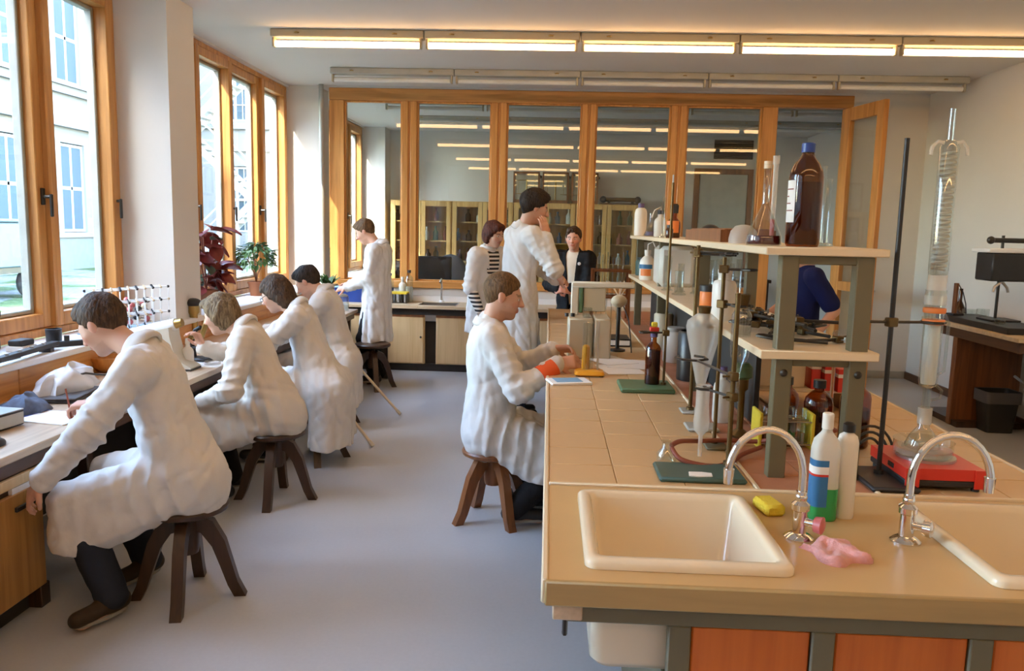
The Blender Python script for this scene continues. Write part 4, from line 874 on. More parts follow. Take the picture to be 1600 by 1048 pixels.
def back_counter():
    t = thing('sink_counter', 'low wooden counter with steel sink along the glazed partition', 'counter', (0, 0, 0))
    MB().box(-2.55, -1.42, 8.63, YB-.08, .70, .735, .004).box(-1.0, 1.35, 8.63, YB-.08, .70, .735, .004).box(-1.42, -1.0, 8.63, 8.72, .70, .735, .004).box(-1.42, -1.0, 9.05, YB-.08, .70, .735, .004).part('counter_top', 'counter_wood', t)
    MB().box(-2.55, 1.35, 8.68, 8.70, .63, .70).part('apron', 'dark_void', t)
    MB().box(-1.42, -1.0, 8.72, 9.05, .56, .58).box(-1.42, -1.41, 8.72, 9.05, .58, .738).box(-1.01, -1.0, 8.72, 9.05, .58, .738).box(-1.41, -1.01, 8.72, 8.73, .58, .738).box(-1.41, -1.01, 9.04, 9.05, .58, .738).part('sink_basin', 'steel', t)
    MB().box(-2.5, 1.3, 8.78, 9.15, .08, .55).part('recess_shade', 'dark_void', t); MB().box(-2.5, 1.3, 8.74, 9.15, 0, .08).part('plinth', 'black', t)  # first block: solid dark fill standing in for shade between the cabinets
    MB().tube([(-1.21, 9.1, .735), (-1.21, 9.1, .98), (-1.21, 9.06, 1.0), (-1.21, 8.98, .97)], .013, 10).part('tap', 'chrome', t)
    MB().lathe([(.03, .735), (.03, .75), (.018, .76)], (-1.21, 9.1, 0), 12).part('tap_base', 'white_paint', t)
    MB().box(-2.5, 1.3, 9.165, 9.18, .735, .80).part('splashback', 'white_paint', t)
    for i, (a, b, lab) in enumerate(((-2.3, -1.84, 'nearest the window wall'), (-1.75, -1.34, 'beside the standing student'), (-1.215, -.78, 'below the counter sink'), (-.66, -.2, 'behind the tall student'), (-.08, .38, 'behind the woman in black'))):
        c = thing('counter_cabinet', 'pale birch cabinet under the partition counter, '+lab, 'cabinet', (a, 8.70, .085)); w = b-a
        MB().box(0, w, 0, .06, 0, .545, .003).part('carcass', 'birch_v', c)
        d = MB().box(.012, w-.012, -.016, 0, .012, .515, .003).part('door', 'birch_v', c); MB().sphere((w-.04, -.024, .3), .012, 8, 6).part('knob', 'dark_metal', d)
        MB().box(.0, w, -.012, 0, .52, .545).part('brown_rail', 'brown_wood', c)  # narrow brown strip above the door
back_counter()

def right_side():
    t = thing('side_table', 'dark wooden side table with pale top against the right wall', 'table', (3.46, 6.0, 0))
    MB().box(0, .625, 0, 1.55, .845, .88, .004).part('table_top', 'counter_wood', t)
    MB().box(.04, .60, .05, 1.5, .76, .845).part('apron', 'dark_wood_y', t)
    MB().box(.04, .60, .95, 1.02, 0, .76, .004).part('end_panel', 'brown_wood', t); MB().box(.42, .60, .1, .16, 0, .76, .004).part('leg', 'dark_wood', t); MB().box(.05, .60, .85, 1.45, 0, .05).part('foot_rail', 'dark_wood', t)
    t = thing('instrument_tray', 'flat black wooden tray with small glassware on the side table', 'tray', (3.50, 6.22, .88))
    MB().box(0, .36, 0, 1.15, 0, .05, .004).part('tray_body', 'black', t)
    for i, (x, y, r, h) in enumerate(((.26, .86, .05, .07), (.24, 1.04, .06, .05), (.10, .30, .04, .04))): vessel('glass_dish', 'small glass dish on the black tray', 'dish', (3.50+x, 6.22+y, .93), [(r*.8, 0), (r, .006), (r, h)], 'labglass', group='dishes on the black tray')
    t = thing('apparatus_stand', 'dark stand with square black box and white lid above the side table', 'apparatus', (3.74, 6.80, .93))
    MB().box(-.12, .12, -.12, .12, 0, .015, .004).part('base_plate', 'black', t); MB().cyl((0, .05, .015), (0, .05, .70), .012).part('rod', 'dark_metal', t)
    MB().box(-.16, .16, -.13, .13, .33, .56, .01).part('box', 'black', t); MB().box(-.2, .16, -.14, .14, .56, .595, .006).part('lid', 'white_paint', t); MB().cyl((-.14, -.05, .66), (.2, -.05, .66), .02).part('top_bar', 'black', t); MB().sphere((-.15, -.05, .66), .032, 10, 7).part('bar_knob', 'dark_metal', t)
    for s in (-1, 1): MB().tube([(-.05, -.08, .33), (-.05+s*.05, -.08, .28), (-.05+s*.06, -.08, .24)], .012, 8).part('lower_arm', 'steel', t)
    t = thing('upright_lever', 'thin dark wooden upright leaning on the black tray', 'lever', (3.575, 7.20, .93), .2); MB().obox((0, 0, .14), ((1, 0, 0), (0, 1, 0), (0, 0, 1)), (.012, .02, .14), .003).part('post', 'brown_wood', t); MB().box(-.05, .05, -.06, .06, 0, .015).part('foot', 'black', t); MB().tube([(.02, 0, .27), (.07, 0, .2), (.09, -.02, .1), (.08, -.05, .016)], .005, 6).part('cable', 'black', t)
    vessel('wall_flask', 'dark brown flask standing at the far end of the side table', 'flask', (3.72, 7.4, .88), [(.05, 0), (.055, .01), (.055, .08), (.03, .13), (.016, .16), (.016, .27)], 'amber_dark')
    t = thing('waste_bin', 'dark grey waste bin with liner under the side table', 'bin', (3.79, 6.78, 0))
    MB().ring([rrect(-w, w, -w*.8, w*.8, .03, z) for w, z in ((.11, 0), (.14, .34), (.145, .345), (.135, .345), (.105, .01))]).part('bin', 'black', t); MB().ring([rrect(-.146, .146, -.119, .119, .03, z) for z in (.25, .347)], cap0=False, cap1=False).part('liner', 'flap', t)
    t = thing('wall_pipe', 'pale waste pipe with bend fixed low on the right wall', 'pipe', (4.03, 6.2, 0)); MB().tube([(0, 0, .75), (0, 0, .35), (0, .03, .30), (0, .2, .28)], .03, 12).part('pipe', 'beige_metal', t)
    MB().tube([(-.03, .12, .72), (-.02, .3, .45), (-.02, .5, .38), (-.02, .75, .44)], .012, 8).part('hose', 'grey_paint', t)
    t = thing('floor_strip', 'low dark wooden foot bar on the floor before the side table', 'bar', (3.5, 5.35, 0)); MB().box(0, .5, 0, .12, 0, .05, .004).part('bar', 'dark_wood', t)
    t = thing('wall_box', 'small framed switch box on the right wall under the table height', 'switch', (4.095, 7.9, .5)); MB().box(-.03, 0, -.1, .1, -.12, .12, .004).part('frame', 'dark_wood', t); MB().box(-.034, -.03, -.075, .075, -.095, .095).part('plate', 'grey_paint', t)
right_side()

# ------------------------------------------------------------------ stools
def stool(label, loc, rz, mt, seat=.45, group=None):
    t = thing('swivel_stool', label, 'stool', loc, rz, group)
    MB().lathe([(.02, seat-.045), (.15, seat-.042), (.172, seat-.03), (.175, seat-.014), (.168, seat-.004), (.14, seat-.002), (.08, seat-.008)], n=28).part('seat', mt, t)
    MB().lathe([(.045, .20), (.05, .22), (.05, .34), (.035, .36), (.024, .37), (.024, seat-.045)], n=14).part('hub', mt, t)
    c = [(.03, .34), (.085, .315), (.13, .24), (.158, .15), (.185, .06), (.215, 0)]; wd = [.075, .07, .058, .05, .044, .04]
    poly = []
    for i, (r, z) in enumerate(c):
        a = Vector(c[min(i+1, 5)])-Vector(c[max(i-1, 0)]); a.normalize(); poly.append((r+a.y*-1*wd[i]*.5*-1*-1, z+a.x*wd[i]*.5))
    low = []
    for i, (r, z) in enumerate(c):
        a = Vector(c[min(i+1, 5)])-Vector(c[max(i-1, 0)]); a.normalize(); low.append((r+a.y*wd[i]*.5, z-a.x*wd[i]*.5))
    poly[-1] = (.238, 0); low[-1] = (.19, 0)
    lm = MB().prism(poly+low[::-1], 1, -.023, .023).mesh('leg', mt)
    for k in range(4):
        o = bpy.data.objects.new('leg', lm); COL.objects.link(o); o.parent = t; o.rotation_euler = (0, 0, k*PI/2)
    return t
stool('dark wooden swivel stool under the student writing at the bench', (-1.50, 3.20, 0), .2, 'dark_wood', .425)
stool('dark brown swivel stool under the fair-haired student', (-1.55, 4.45, 0), .1, 'dark_wood', .42)
stool('dark brown swivel stool under the student with glasses', (-1.56, 5.28, 0), .35, 'dark_wood', .45)
stool('dark brown swivel stool under the student by the plants', (-1.72, 6.25, 0), .35, 'dark_wood', .45)
stool('dark swivel stool behind the legs of the standing student', (-1.70, 7.72, 0), .4, 'dark_wood', .45)
stool('reddish brown swivel stool under the student at the tiled bench', (-.27, 4.27, 0), .55, 'brown_wood', .405)

# ------------------------------------------------------------------ things on the left bench and window ledge
def left_things():
    L = .88
    # crystal lattice
    t = thing('lattice_model', 'ball-and-stick crystal lattice model standing on the window ledge', 'model', (-2.73, 5.10, L), -.25)
    nx, nz, ny = 9, 4, 3; dx, dz, dy = .072, .085, .07
    b = MB(); w = MB(); rr = MB()
    for i in range(nx):
        for k in range(nz):
            for j in range(ny):
                p = ((i-4)*dx*.35+(j-1)*-.0, (i-4)*dx, .012+k*dz)
                p = (p[0]*0+(j-1)*dy, (i-4)*dx, .014+k*dz)
                (b if (i+j+k) % 2 else w).sphere(p, .0095, 7, 5)
    for k in range(nz):
        for j in range(ny): rr.cyl(((j-1)*dy, -4*dx, .014+k*dz), ((j-1)*dy, 4*dx, .014+k*dz), .0022, n=5)
        for i in range(nx): rr.cyl((-dy, (i-4)*dx, .014+k*dz), (dy, (i-4)*dx, .014+k*dz), .0022, n=5)
    for i in range(nx):
        for j in range(ny): rr.cyl(((j-1)*dy, (i-4)*dx, .006), ((j-1)*dy, (i-4)*dx, .014+3*dz), .0022, n=5)
    for m_, nm, mt in ((b, 'dark_balls', 'black'), (w, 'pale_balls', 'cream_edge'), (rr, 'rods', 'white_paint')):
        o = m_.part(nm, mt, t); o['kind'] = 'stuff'
    MB().box(-.10, .10, -.33, .33, 0, .006, .002).part('base', 'light_blue', t)
    t = thing('molecule_model', 'red and dark ball molecule model beside the crystal lattice', 'model', (-2.86, 5.45, L))
    rnd = random.Random(5); pts = [(rnd.uniform(-.06, .06), rnd.uniform(-.16, .12), rnd.uniform(.02, .17)) for _ in range(22)]
    for k, p in enumerate(pts): MB().sphere(p, .02, 10, 7).part('ball', ['pink_ball', 'black', 'pink_ball', 'cream_edge'][k % 4], t)
    r = MB()
    for k, p in enumerate(pts[1:]): r.cyl(p, pts[k], .004, n=6)
    r.part('bonds', 'steel', t)
    # optical bench, vials, boxes on the ledge
    t = thing('slide_rail', 'long black slotted rail lying along the window ledge', 'rail', (-2.66, 3.95, L), .12)
    MB().box(-.022, .022, -.62, .30, .02, .045, .003).part('rail', 'black', t)
    for k in range(7): MB().lathe([(.010, .045), (.010, .052)], (0, -.55+.12*k, 0), 10).part('rivet', 'steel', t)
    for y in (-.5, .2): MB().box(-.03, .03, y-.02, y+.02, 0, .02).part('foot', 'black', t)
    t = thing('rail_arm', 'short black bar meeting the slotted rail at an angle', 'bar', (-2.70, 4.36, L), -.7); MB().box(-.02, .02, -.11, .11, 0, .03, .003).part('bar', 'black', t); MB().lathe([(.014, .03), (.014, .06)], n=10).part('knob', 'dark_metal', t)
    t = thing('black_pot', 'black cylindrical container on the window ledge', 'pot', (-2.80, 4.40, L)); MB().lathe([(.036, 0), (.04, .005), (.043, .09), (.038, .092), (.035, .01)], n=18).part('pot', 'black', t)
    t = thing('black_meter', 'small black boxy meter on a white block on the ledge', 'meter', (-2.83, 4.16, L)); MB().box(-.05, .05, -.06, .06, 0, .03, .004).part('block', 'white_paint', t); MB().box(-.04, .04, -.055, .055, .03, .062, .006).part('meter', 'black', t)
    t = thing('white_tray', 'white rectangular tray on the window ledge under the black rail', 'tray', (-2.78, 3.7, L)); MB().box(-.12, .09, -.5, .25, 0, .012, .004).part('tray', 'white_paint', t)
    for i in range(9): vessel('sample_vial', 'tiny dark-capped vial in the row against the window frame', 'vial', (-2.955, 3.42+.085*i, L), [(.012, 0), (.013, .004), (.013, .04), (.009, .045)], 'labglass', None, None, [(.012, .043), (.012, .06)], 'black', group='vials against the window', n=10)
    for i in range(2): vessel('wine_glass_vial', 'small dark round vial on the lower window rail', 'vial', (-2.99, 4.10+.10*i, L), [(.012, 0), (.013, .01), (.013, .16), (.022, .18), (.024, .2), (.018, .22)], 'dark_metal', group='round vials at the window', n=12)
    # bench items round the writing student
    t = thing('instrument_box', 'grey and black instrument box under a glass bowl on the bench', 'instrument', (-2.40, 3.22, LB), -.12); MB().box(-.12, .13, -.11, .11, .004, .07, .006).part('case', 'black', t); MB().box(.131, .134, -.10, .10, .012, .062).part('front_panel', 'grey_paint', t); MB().box(-.118, .128, -.108, .108, .07, .074).part('lid', 'steel', t)
    vessel('glass_bowl', 'round glass bowl with brown liquid on the instrument box', 'bowl', (-2.44, 3.22, LB+.074), [(.03, 0), (.055, .012), (.068, .04), (.06, .065), (.05, .072)], 'labglass', [(.03, .003), (.055, .014), (.064, .032)], 'brass')
    t = thing('writing_pad', 'white paper pad the nearest student writes on', 'paper', (-2.22, 3.44, LB), -.18); MB().box(-.115, .15, -.10, .11, 0, .006, .001).part('pages', 'paper', t); MB().box(-.118, -.108, -.10, .11, 0, .008).part('binding', 'blue_plastic', t)
    t = thing('black_folder', 'thin black closed laptop lying under the plastic bag', 'laptop', (-2.43, 3.86, LB), .15); MB().box(-.13, .13, -.16, .16, .002, .018, .004).part('base', 'black', t); MB().box(-.13, .13, -.16, .16, .019, .027, .003).part('lid', 'flap', t)
    def lump(nm, lab, cat, mt, loc, sx, sy, sz, seed, rz=0):
        n, k = 22, 14; rr = random.Random(seed); ph = [rr.uniform(0, 6) for _ in range(6)]; rings = []
        for i in range(k+1):
            th = PI/2*i/k; row = []
            for j in range(n):
                a = 2*PI*j/n; c = math.cos(th); c = max(c, .02)**.6
                q = 1+.13*math.sin(3*a+ph[0]+2*th)+.09*math.sin(7*a+ph[1]-3*th)+.05*math.sin(11*a+ph[2])
                row.append((sx*c*q*math.cos(a), sy*c*q*math.sin(a), sz*math.sin(th)*(1+.18*math.sin(2*a+ph[3])+.1*math.sin(5*a+ph[4]))))
            rings.append(row)
        t = thing(nm, lab, cat, loc, rz); MB().ring(rings).part('fabric', mt, t, ang=70); return t
    t = lump('plastic_bag', 'crumpled white plastic bag on the closed laptop', 'bag', 'bag', (-2.47, 3.98, LB+.027), .11, .24, .10, 3, .1)
    MB().tube([(.06, -.1, .07), (.09, 0, .075), (.1, .1, .05), (.11, .2, .03)], .006, 6).part('strap', 'dark_metal', t)
    lump('pencil_case', 'grey-blue denim pencil case beside the instrument box', 'case', 'denim', (-2.42, 3.55, LB), .10, .13, .07, 8, .3)
    lump('clear_bag', 'pale see-through bag slumped on the denim case', 'bag', 'bag', (-2.58, 3.45, LB), .07, .12, .12, 12)
    t = thing('bent_lamp_arm', 'dark curved metal arm rising from the bench by the ledge', 'arm', (-2.63, 3.42, LB)); MB().tube([(0, 0, .01), (0, .02, .1), (-.005, .04, .2), (-.03, .0, .26)], .014, 10).part('arm', 'dark_metal', t); MB().lathe([(.04, 0), (.04, .012)], n=14).part('foot', 'dark_metal', t)
    vessel('paper_cup', 'pale lilac paper cup behind the glass bowl', 'cup', (-2.56, 3.26, LB), [(.026, 0), (.03, .004), (.036, .12), (.038, .122)], 'white_label')
    t = thing('computer_mouse', 'black computer mouse at the front edge of the bench', 'mouse', (-2.16, 2.98, LB), .1); MB().sphere((0, 0, .006), (.034, .055, .026)).part('shell', 'black', t); MB().cyl((0, .02, .03), (0, .035, .027), .006).part('wheel', 'grey_paint', t)
    # sloping reading instrument
    t = thing('reading_projector', 'cream desk instrument with white sloping arm beside the writing student', 'instrument', (-2.33, 4.72, LB))
    poly = [(-.22, .0), (.20, .0), (.205, .02), (.13, .06), (.10, .12), (.08, .20), (.075, .26), (-.30, .17), (-.30, .14), (-.05, .17), (-.01, .12), (-.03, .08), (-.22, .03)]
    MB().prism(poly, 1, -.07, .07).part('body', 'beige_metal', t)
    MB().tube([(-.32, 0, .175), (.09, 0, .275)], [.032, .036], 14).part('sloping_tube', 'white_paint', t); MB().box(-.20, .205, -.075, .075, -.0, .012).part('base_edge', 'dark_metal', t)
    MB().cyl((.085, 0, .275), (.13, 0, .288), .03, .024).part('lens', 'brass', t)
    # microscope for the fair student
    t = thing('microscope', 'brass and black microscope in front of the fair-haired student', 'microscope', (-2.22, 5.02, LB), -.2)
    MB().box(-.07, .07, -.06, .06, 0, .025, .006).part('foot', 'black', t); MB().tube([(-.05, 0, .025), (-.07, 0, .12), (-.04, 0, .2), (0, 0, .22)], .014, 10).part('arm', 'black', t)
    MB().cyl((0, 0, .15), (.06, 0, .30), .017, n=14).part('body_tube', 'brass', t); MB().cyl((.06, 0, .30), (.075, 0, .336), .014, n=12).part('eyepiece', 'black', t); MB().cyl((-.01, 0, .12), (0, 0, .15), .009, n=10).part('objective', 'steel', t); MB().box(-.05, .05, -.05, .05, .085, .095, .002).part('stage', 'black', t); MB().cyl((-.06, -.03, .15), (-.06, .03, .15), .015, n=12).part('focus_knob', 'brass', t)
    vessel('wash_bottle', 'white plastic wash bottle beside the microscope', 'bottle', (-2.20, 4.78, LB), bottle_prof(.035, .15, .012, .02), 'white_plastic', None, None, [(.015, .148), (.012, .18)], 'white_plastic')
    MB().box(-.12, .12, -.16, .16, 0, .003).thing('paper_sheet', 'white sheet lying beneath the fair-haired student\'s hand', 'paper', 'paper', (-2.16, 4.95, LB), .1)
    vessel('petri_dish', 'pale green glass dish on the sheet by the fair-haired student', 'dish', (-2.10, 4.90, LB+.003), [(.05, 0), (.052, .004), (.052, .018)], 'frost')
    t = thing('brown_bowl', 'orange-brown wooden bowl behind the sloping instrument', 'bowl', (-2.58, 4.58, LB)); MB().lathe([(.05, 0), (.09, .03), (.11, .09), (.10, .09), (.08, .035), (.02, .02)], n=20).part('bowl', 'pine_v', t)
    t = thing('small_instrument', 'small brass instrument with dark cap at the pillar end of the ledge', 'instrument', (-2.64, 5.85, LB)); MB().lathe([(.06, 0), (.06, .02), (.03, .04), (.03, .2), (.045, .22), (.045, .27)], n=14).part('body', 'brass', t); MB().sphere((0, 0, .29), (.06, .06, .035)).part('cap', 'black', t)
    MB().box(-.12, .12, -.16, .16, 0, .012).thing('exercise_book', 'exercise book in front of the student with glasses', 'book', 'paper', (-2.24, 5.6, LB), .2)
    MB().box(-.12, .12, -.16, .16, 0, .012).thing('exercise_book', 'exercise book in front of the student by the plants', 'book', 'paper', (-2.30, 6.5, LB), .1)
    # plants
    def pot(t, r=.09, h=.15):
        MB().lathe([(r*.7, 0), (r*.95, h-.02), (r*1.05, h-.02), (r*1.05, h), (r*.92, h), (r*.9, h-.02)], n=20).part('pot', 'pot_clay', t); MB().lathe([(r*.88, h-.03), (r*.88, h-.018)], n=16).part('soil', 'soil', t)
    def leaf(L_, W_, cup=.12):
        m = MB(); n = 9; rows = []
        for i in range(n+1):
            u = i/n; w = W_*(math.sin(PI*min(1, u*1.02))**.7)*(1.15-.5*u)+.001
            rows.append([(w*s, L_*u, cup*L_*(abs(s)**2)*.8-.28*L_*u*u) for s in (-1, -.5, 0, .5, 1)])
        m.ring(rows, closed_u=False); m.ring([[(x, y, z-.0015) for x, y, z in r_] for r_ in rows], closed_u=False); return m
    t = thing('begonia', 'potted begonia with big dark red leaves on the window ledge', 'plant', (-2.84, 6.55, L)); pot(t)
    rnd = random.Random(11)
    for s in range(5):
        a = s*1.3; MB().tube([(0, 0, .13), (.03*math.cos(a), .05*math.sin(a), .35), (.07*math.cos(a), .12*math.sin(a), .62)], .006, 7).part('stem', 'red_rubber', t)
    lms = [leaf(.17, .085).mesh('leaf', 'leaf_red', 60), leaf(.14, .07).mesh('leaf', 'leaf_red', 60), leaf(.11, .05).mesh('leaf', 'leaf_olive', 60)]
    for k in range(52):
        o = bpy.data.objects.new('leaf', lms[0 if k % 3 == 0 else (1 if k % 4 else 2)]); COL.objects.link(o); o.parent = t
        a = rnd.uniform(0, 2*PI); z = rnd.uniform(.16, .66); q = rnd.uniform(.02, .12)
        o.location = (q*math.cos(a), q*1.3*math.sin(a), z); o.rotation_euler = (rnd.uniform(-1.0, .5), rnd.uniform(-.5, .5), a-PI/2)
    t = thing('weeping_fig', 'small green bushy weeping fig in a pot on the window ledge', 'plant', (-2.86, 7.75, L)); pot(t, .08, .14)
    for s in range(6):
        a = s*1.05; MB().tube([(0, 0, .12), (.02*math.cos(a), .02*math.sin(a), .22), (.09*math.cos(a), .11*math.sin(a), .36)], .004, 6).part('branch', 'brown_wood', t)
    lf = leaf(.06, .016, .05); lfm = lf.mesh('leaf', 'leaf_green', 60)
    for k in range(260):
        o = bpy.data.objects.new('leaf', lfm); COL.objects.link(o); o.parent = t
        a = rnd.uniform(0, 2*PI); th = rnd.uniform(-.5, 1.5); q = rnd.uniform(.5, 1)**.5
        o.location = (.17*q*math.cos(th)*math.cos(a), .24*q*math.cos(th)*math.sin(a), .36+.16*q*math.sin(th)); o.rotation_euler = (rnd.uniform(-1.2, .6), rnd.uniform(-.6, .6), a-PI/2+rnd.uniform(-.6, .6)); s_ = rnd.uniform(.7, 1.25); o.scale = (s_,)*3
    t = thing('leafy_plant', 'green potted plant on the ledge beyond the partition', 'plant', (-2.85, 10.4, L)); pot(t, .08, .14)
    MB().tube([(0, 0, .12), (0, .02, .35)], .008, 6).part('stem', 'green_paint', t)
    for k in range(60):
        o = bpy.data.objects.new('leaf', lfm); COL.objects.link(o); o.parent = t; a = rnd.uniform(0, 2*PI); q = rnd.uniform(.03, .15)
        o.location = (q*math.cos(a), q*math.sin(a), rnd.uniform(.18, .42)); o.rotation_euler = (rnd.uniform(-1.2, .6), 0, a-PI/2); o.scale = (1.6,)*3
    # sticks leaning against the bench
    for tip, top, lab in (((-1.225, 6.62, .012), (-2.0, 6.78, .80), 'slim white pole leaning on the bench behind the student by the plants'), ((-1.235, 5.61, .012), (-1.98, 5.80, .85), 'slim white pole slanting down behind the student with glasses')):
        t = thing('white_pole', lab, 'pole', tip); v = Vector(top)-Vector(tip); MB().cyl((0, 0, 0), v, .0115, n=10).part('shaft', 'cream_edge', t); MB().cyl(-v.normalized()*.005, v.normalized()*.04, .015, n=10).part('tip', 'beige_metal', t)
    # on the partition counter
    CZ = .735
    t = thing('tube_block', 'yellow-topped wire rack of sample tubes on the partition counter', 'rack', (-1.72, 8.95, CZ)); MB().box(-.15, .15, -.09, .09, .10, .12, .003).part('top_plate', 'yellow_foam', t); MB().box(-.15, .15, -.09, .09, 0, .01).part('base', 'dark_metal', t)
    for i in range(8): MB().cyl((-.13+.037*i, -.07, .01), (-.13+.037*i, -.07, .1), .012, n=8).part('tube', 'steel' if i % 2 else 'dark_metal', t)
    for x in (-.145, .145): MB().box(x-.005, x+.005, -.09, .09, .01, .10).part('end_plate', 'dark_metal', t)
    for i, (x, y, h, mt, lab) in enumerate(((-1.58, 9.08, .34, 'labglass', 'tall clear bottle beside the tube rack'), (-1.66, 9.10, .26, 'milky', 'milky bottle behind the tube rack'), (-1.80, 9.08, .30, 'labglass', 'clear bottle with blue contents behind the tube rack'))):
        vessel('reagent_bottle', lab+' on the partition counter', 'bottle', (x, y, CZ), bottle_prof(.045, h, .016, .04), mt, [(.04, .004), (.044, .01), (.044, h*.5)], ['frost', 'paper', 'blue_plastic'][i], [(.02, h-.01), (.02, h+.02)], ['black', 'white_plastic', 'blue_plastic'][i])
    t = thing('blue_crate', 'bright blue plastic crate behind the standing student', 'crate', (-2.22, 8.95, CZ)); MB().box(-.16, .16, -.1, .1, 0, .01).box(-.16, -.15, -.1, .1, .01, .16).box(.15, .16, -.1, .1, .01, .16).box(-.15, .15, -.1, -.09, .01, .16).box(-.15, .15, .09, .1, .01, .16).part('crate', 'blue_plastic', t); MB().box(-.17, .17, -.11, .11, .155, .172, .004).part('rim', 'light_blue', t)
    t = thing('grey_planter', 'grey box planter with green shoots beside the blue crate', 'planter', (-2.48, 8.95, CZ)); MB().box(-.09, .09, -.1, .1, 0, .19, .006).part('box', 'grey_paint', t)
    for k in range(14): o = bpy.data.objects.new('leaf', lfm); COL.objects.link(o); o.parent = t; o.location = (rnd.uniform(-.06, .06), rnd.uniform(-.06, .06), .19); o.rotation_euler = (rnd.uniform(.7, 1.4), 0, rnd.uniform(0, 6)); o.scale = (2, 2, 2)
    vessel('beaker', 'glass beaker with a metal lid near the standing student\'s hands', 'beaker', (-2.12, 8.22, LB), [(.055, 0), (.058, .005), (.058, .15), (.062, .153)], 'labglass', [(.05, .004), (.056, .01), (.056, .07)], 'frost', [(.045, .15), (.05, .165), (.02, .18)], 'steel')
left_things()

# ================================================================== PEOPLE
def V3(p): return np.array(p, float)
def unit(v): v = V3(v); return v/np.linalg.norm(v)
BIG = .07
def rc(a, b, r1, r2, k=.02, drop=0., taper=True):
    """tapered capsule; drop lets it hang straight down like cloth over a limb"""
    a, b = V3(a), V3(b); ba = b-a; L2 = max(ba@ba, 1e-9); R = max(r1, r2)+BIG
    lo = np.minimum(a, b)-R; hi = np.maximum(a, b)+R; lo = lo-np.array([0, 0, drop])
    hb = ba.copy(); hb[2] = 0; H2 = max(hb@hb, 1e-9)
    def f(P):
        if drop:
            t = np.clip(((P[:, :2]-a[:2])@hb[:2])/H2, 0, 1); za = a[2]+t*ba[2]
            P = P.copy(); P[:, 2] += np.clip(za-P[:, 2], 0, drop*(.30+.70*t) if taper else drop)
        d = P-a; t = np.clip((d@ba)/L2, 0, 1)
        return np.linalg.norm(d-t[:, None]*ba, axis=1)-(r1+(r2-r1)*t)
    return (lo, hi, f, k)
def ecap(a, b, r1, r2, side, flat, k=.03):
    """tapered capsule with an elliptical section: full width along side, flattened across it"""
    a, b = V3(a), V3(b); ax = unit(b-a); n = unit(np.cross(ax, V3(side)))
    g = rc(a, b, r1, r2)[2]
    lo, hi = np.minimum(a, b)-max(r1, r2)-BIG, np.maximum(a, b)+max(r1, r2)+BIG
    def f(P):
        q = (P-a)@n
        return g(P+np.outer(q*(1/flat-1), n))*(flat*.4+.6)
    return (lo, hi, f, k)
def el(c, M, rad, k=.02):
    c = V3(c); rad = V3(rad); M = np.array(M); R = rad.max()+BIG
    def f(P):
        q = (P-c)@M.T; k0 = np.linalg.norm(q/rad, axis=1); k1 = np.linalg.norm(q/rad**2, axis=1)
        return k0*(k0-1)/np.maximum(k1, 1e-6)
    return (c-R, c+R, f, k)
def frame_of(a, b):
    ax = unit(V3(b)-V3(a)); u = unit(np.cross(ax, (0.3, .9, .2) if abs(ax[2]) > .8 else (0, 0, 1))); return ax, u, np.cross(ax, u)
def creased(prim, a, b, lam, amp, at, seed):
    """cloth rings round a limb, strongest near position at (0..1)"""
    a, b = V3(a), V3(b); ax, u, w = frame_of(a, b); L = np.linalg.norm(b-a); lo, hi, f, k = prim
    def g(P):
        q = P-a; z = q@ax; th = np.arctan2(q@w, q@u); t = z/L
        ph = 2*PI*z/lam+1.7*np.sin(th+seed)+.8*np.sin(2*th+2*seed+z*9)
        return f(P)-amp*(1-2*np.abs(np.sin(ph*.5)))*(.25+.75*np.exp(-((t-at)/.3)**2))*(.65+.35*np.sin(th*1+seed*1.3))
    return (lo, hi, g, k)
def draped(prim, a, b, m, a0, a1, seed, twist=3.):
    """long folds running along a -> b, growing from a0 to a1"""
    a, b = V3(a), V3(b); ax, u, w = frame_of(a, b); L = np.linalg.norm(b-a); lo, hi, f, k = prim
    def g(P):
        q = P-a; t = np.clip(q@ax/L, -.2, 1.2); th = np.arctan2(q@w, q@u)
        fo = np.sin(m*th+twist*t+seed+.9*np.sin(2*th+seed))+.5*np.sin((m*2+1)*th-twist*t+2*seed)
        return f(P)-(a0+(a1-a0)*np.clip(t, 0, 1))*(np.abs(fo)-.6)
    return (lo, hi, g, k)
class Shape:
    def __init__(s): s.p = []; s.cut = []; s.post = None
    def add(s, *p): s.p += p; return s
    def bounds(s): return np.min([q[0] for q in s.p], 0), np.max([q[1] for q in s.p], 0)
    def __call__(s, P):
        D = np.full(len(P), BIG)
        for lo, hi, f, k in s.p:
            m = np.nonzero(np.all((P > lo) & (P < hi), axis=1))[0]
            if not len(m): continue
            d = f(P[m]); o = D[m]
            h = np.clip(.5+.5*(o-d)/k, 0, 1); D[m] = o+(d-o)*h-k*h*(1-h)
        for lo, hi, f, k in s.cut:                       # smooth subtraction
            m = np.nonzero(np.all((P > lo) & (P < hi), axis=1))[0]
            if not len(m): continue
            d = -f(P[m]); o = D[m]; h = np.clip(.5-.5*(o-d)/k, 0, 1); D[m] = o+(d-o)*h+k*h*(1-h)
        if s.post: D = s.post(P, D)
        return D
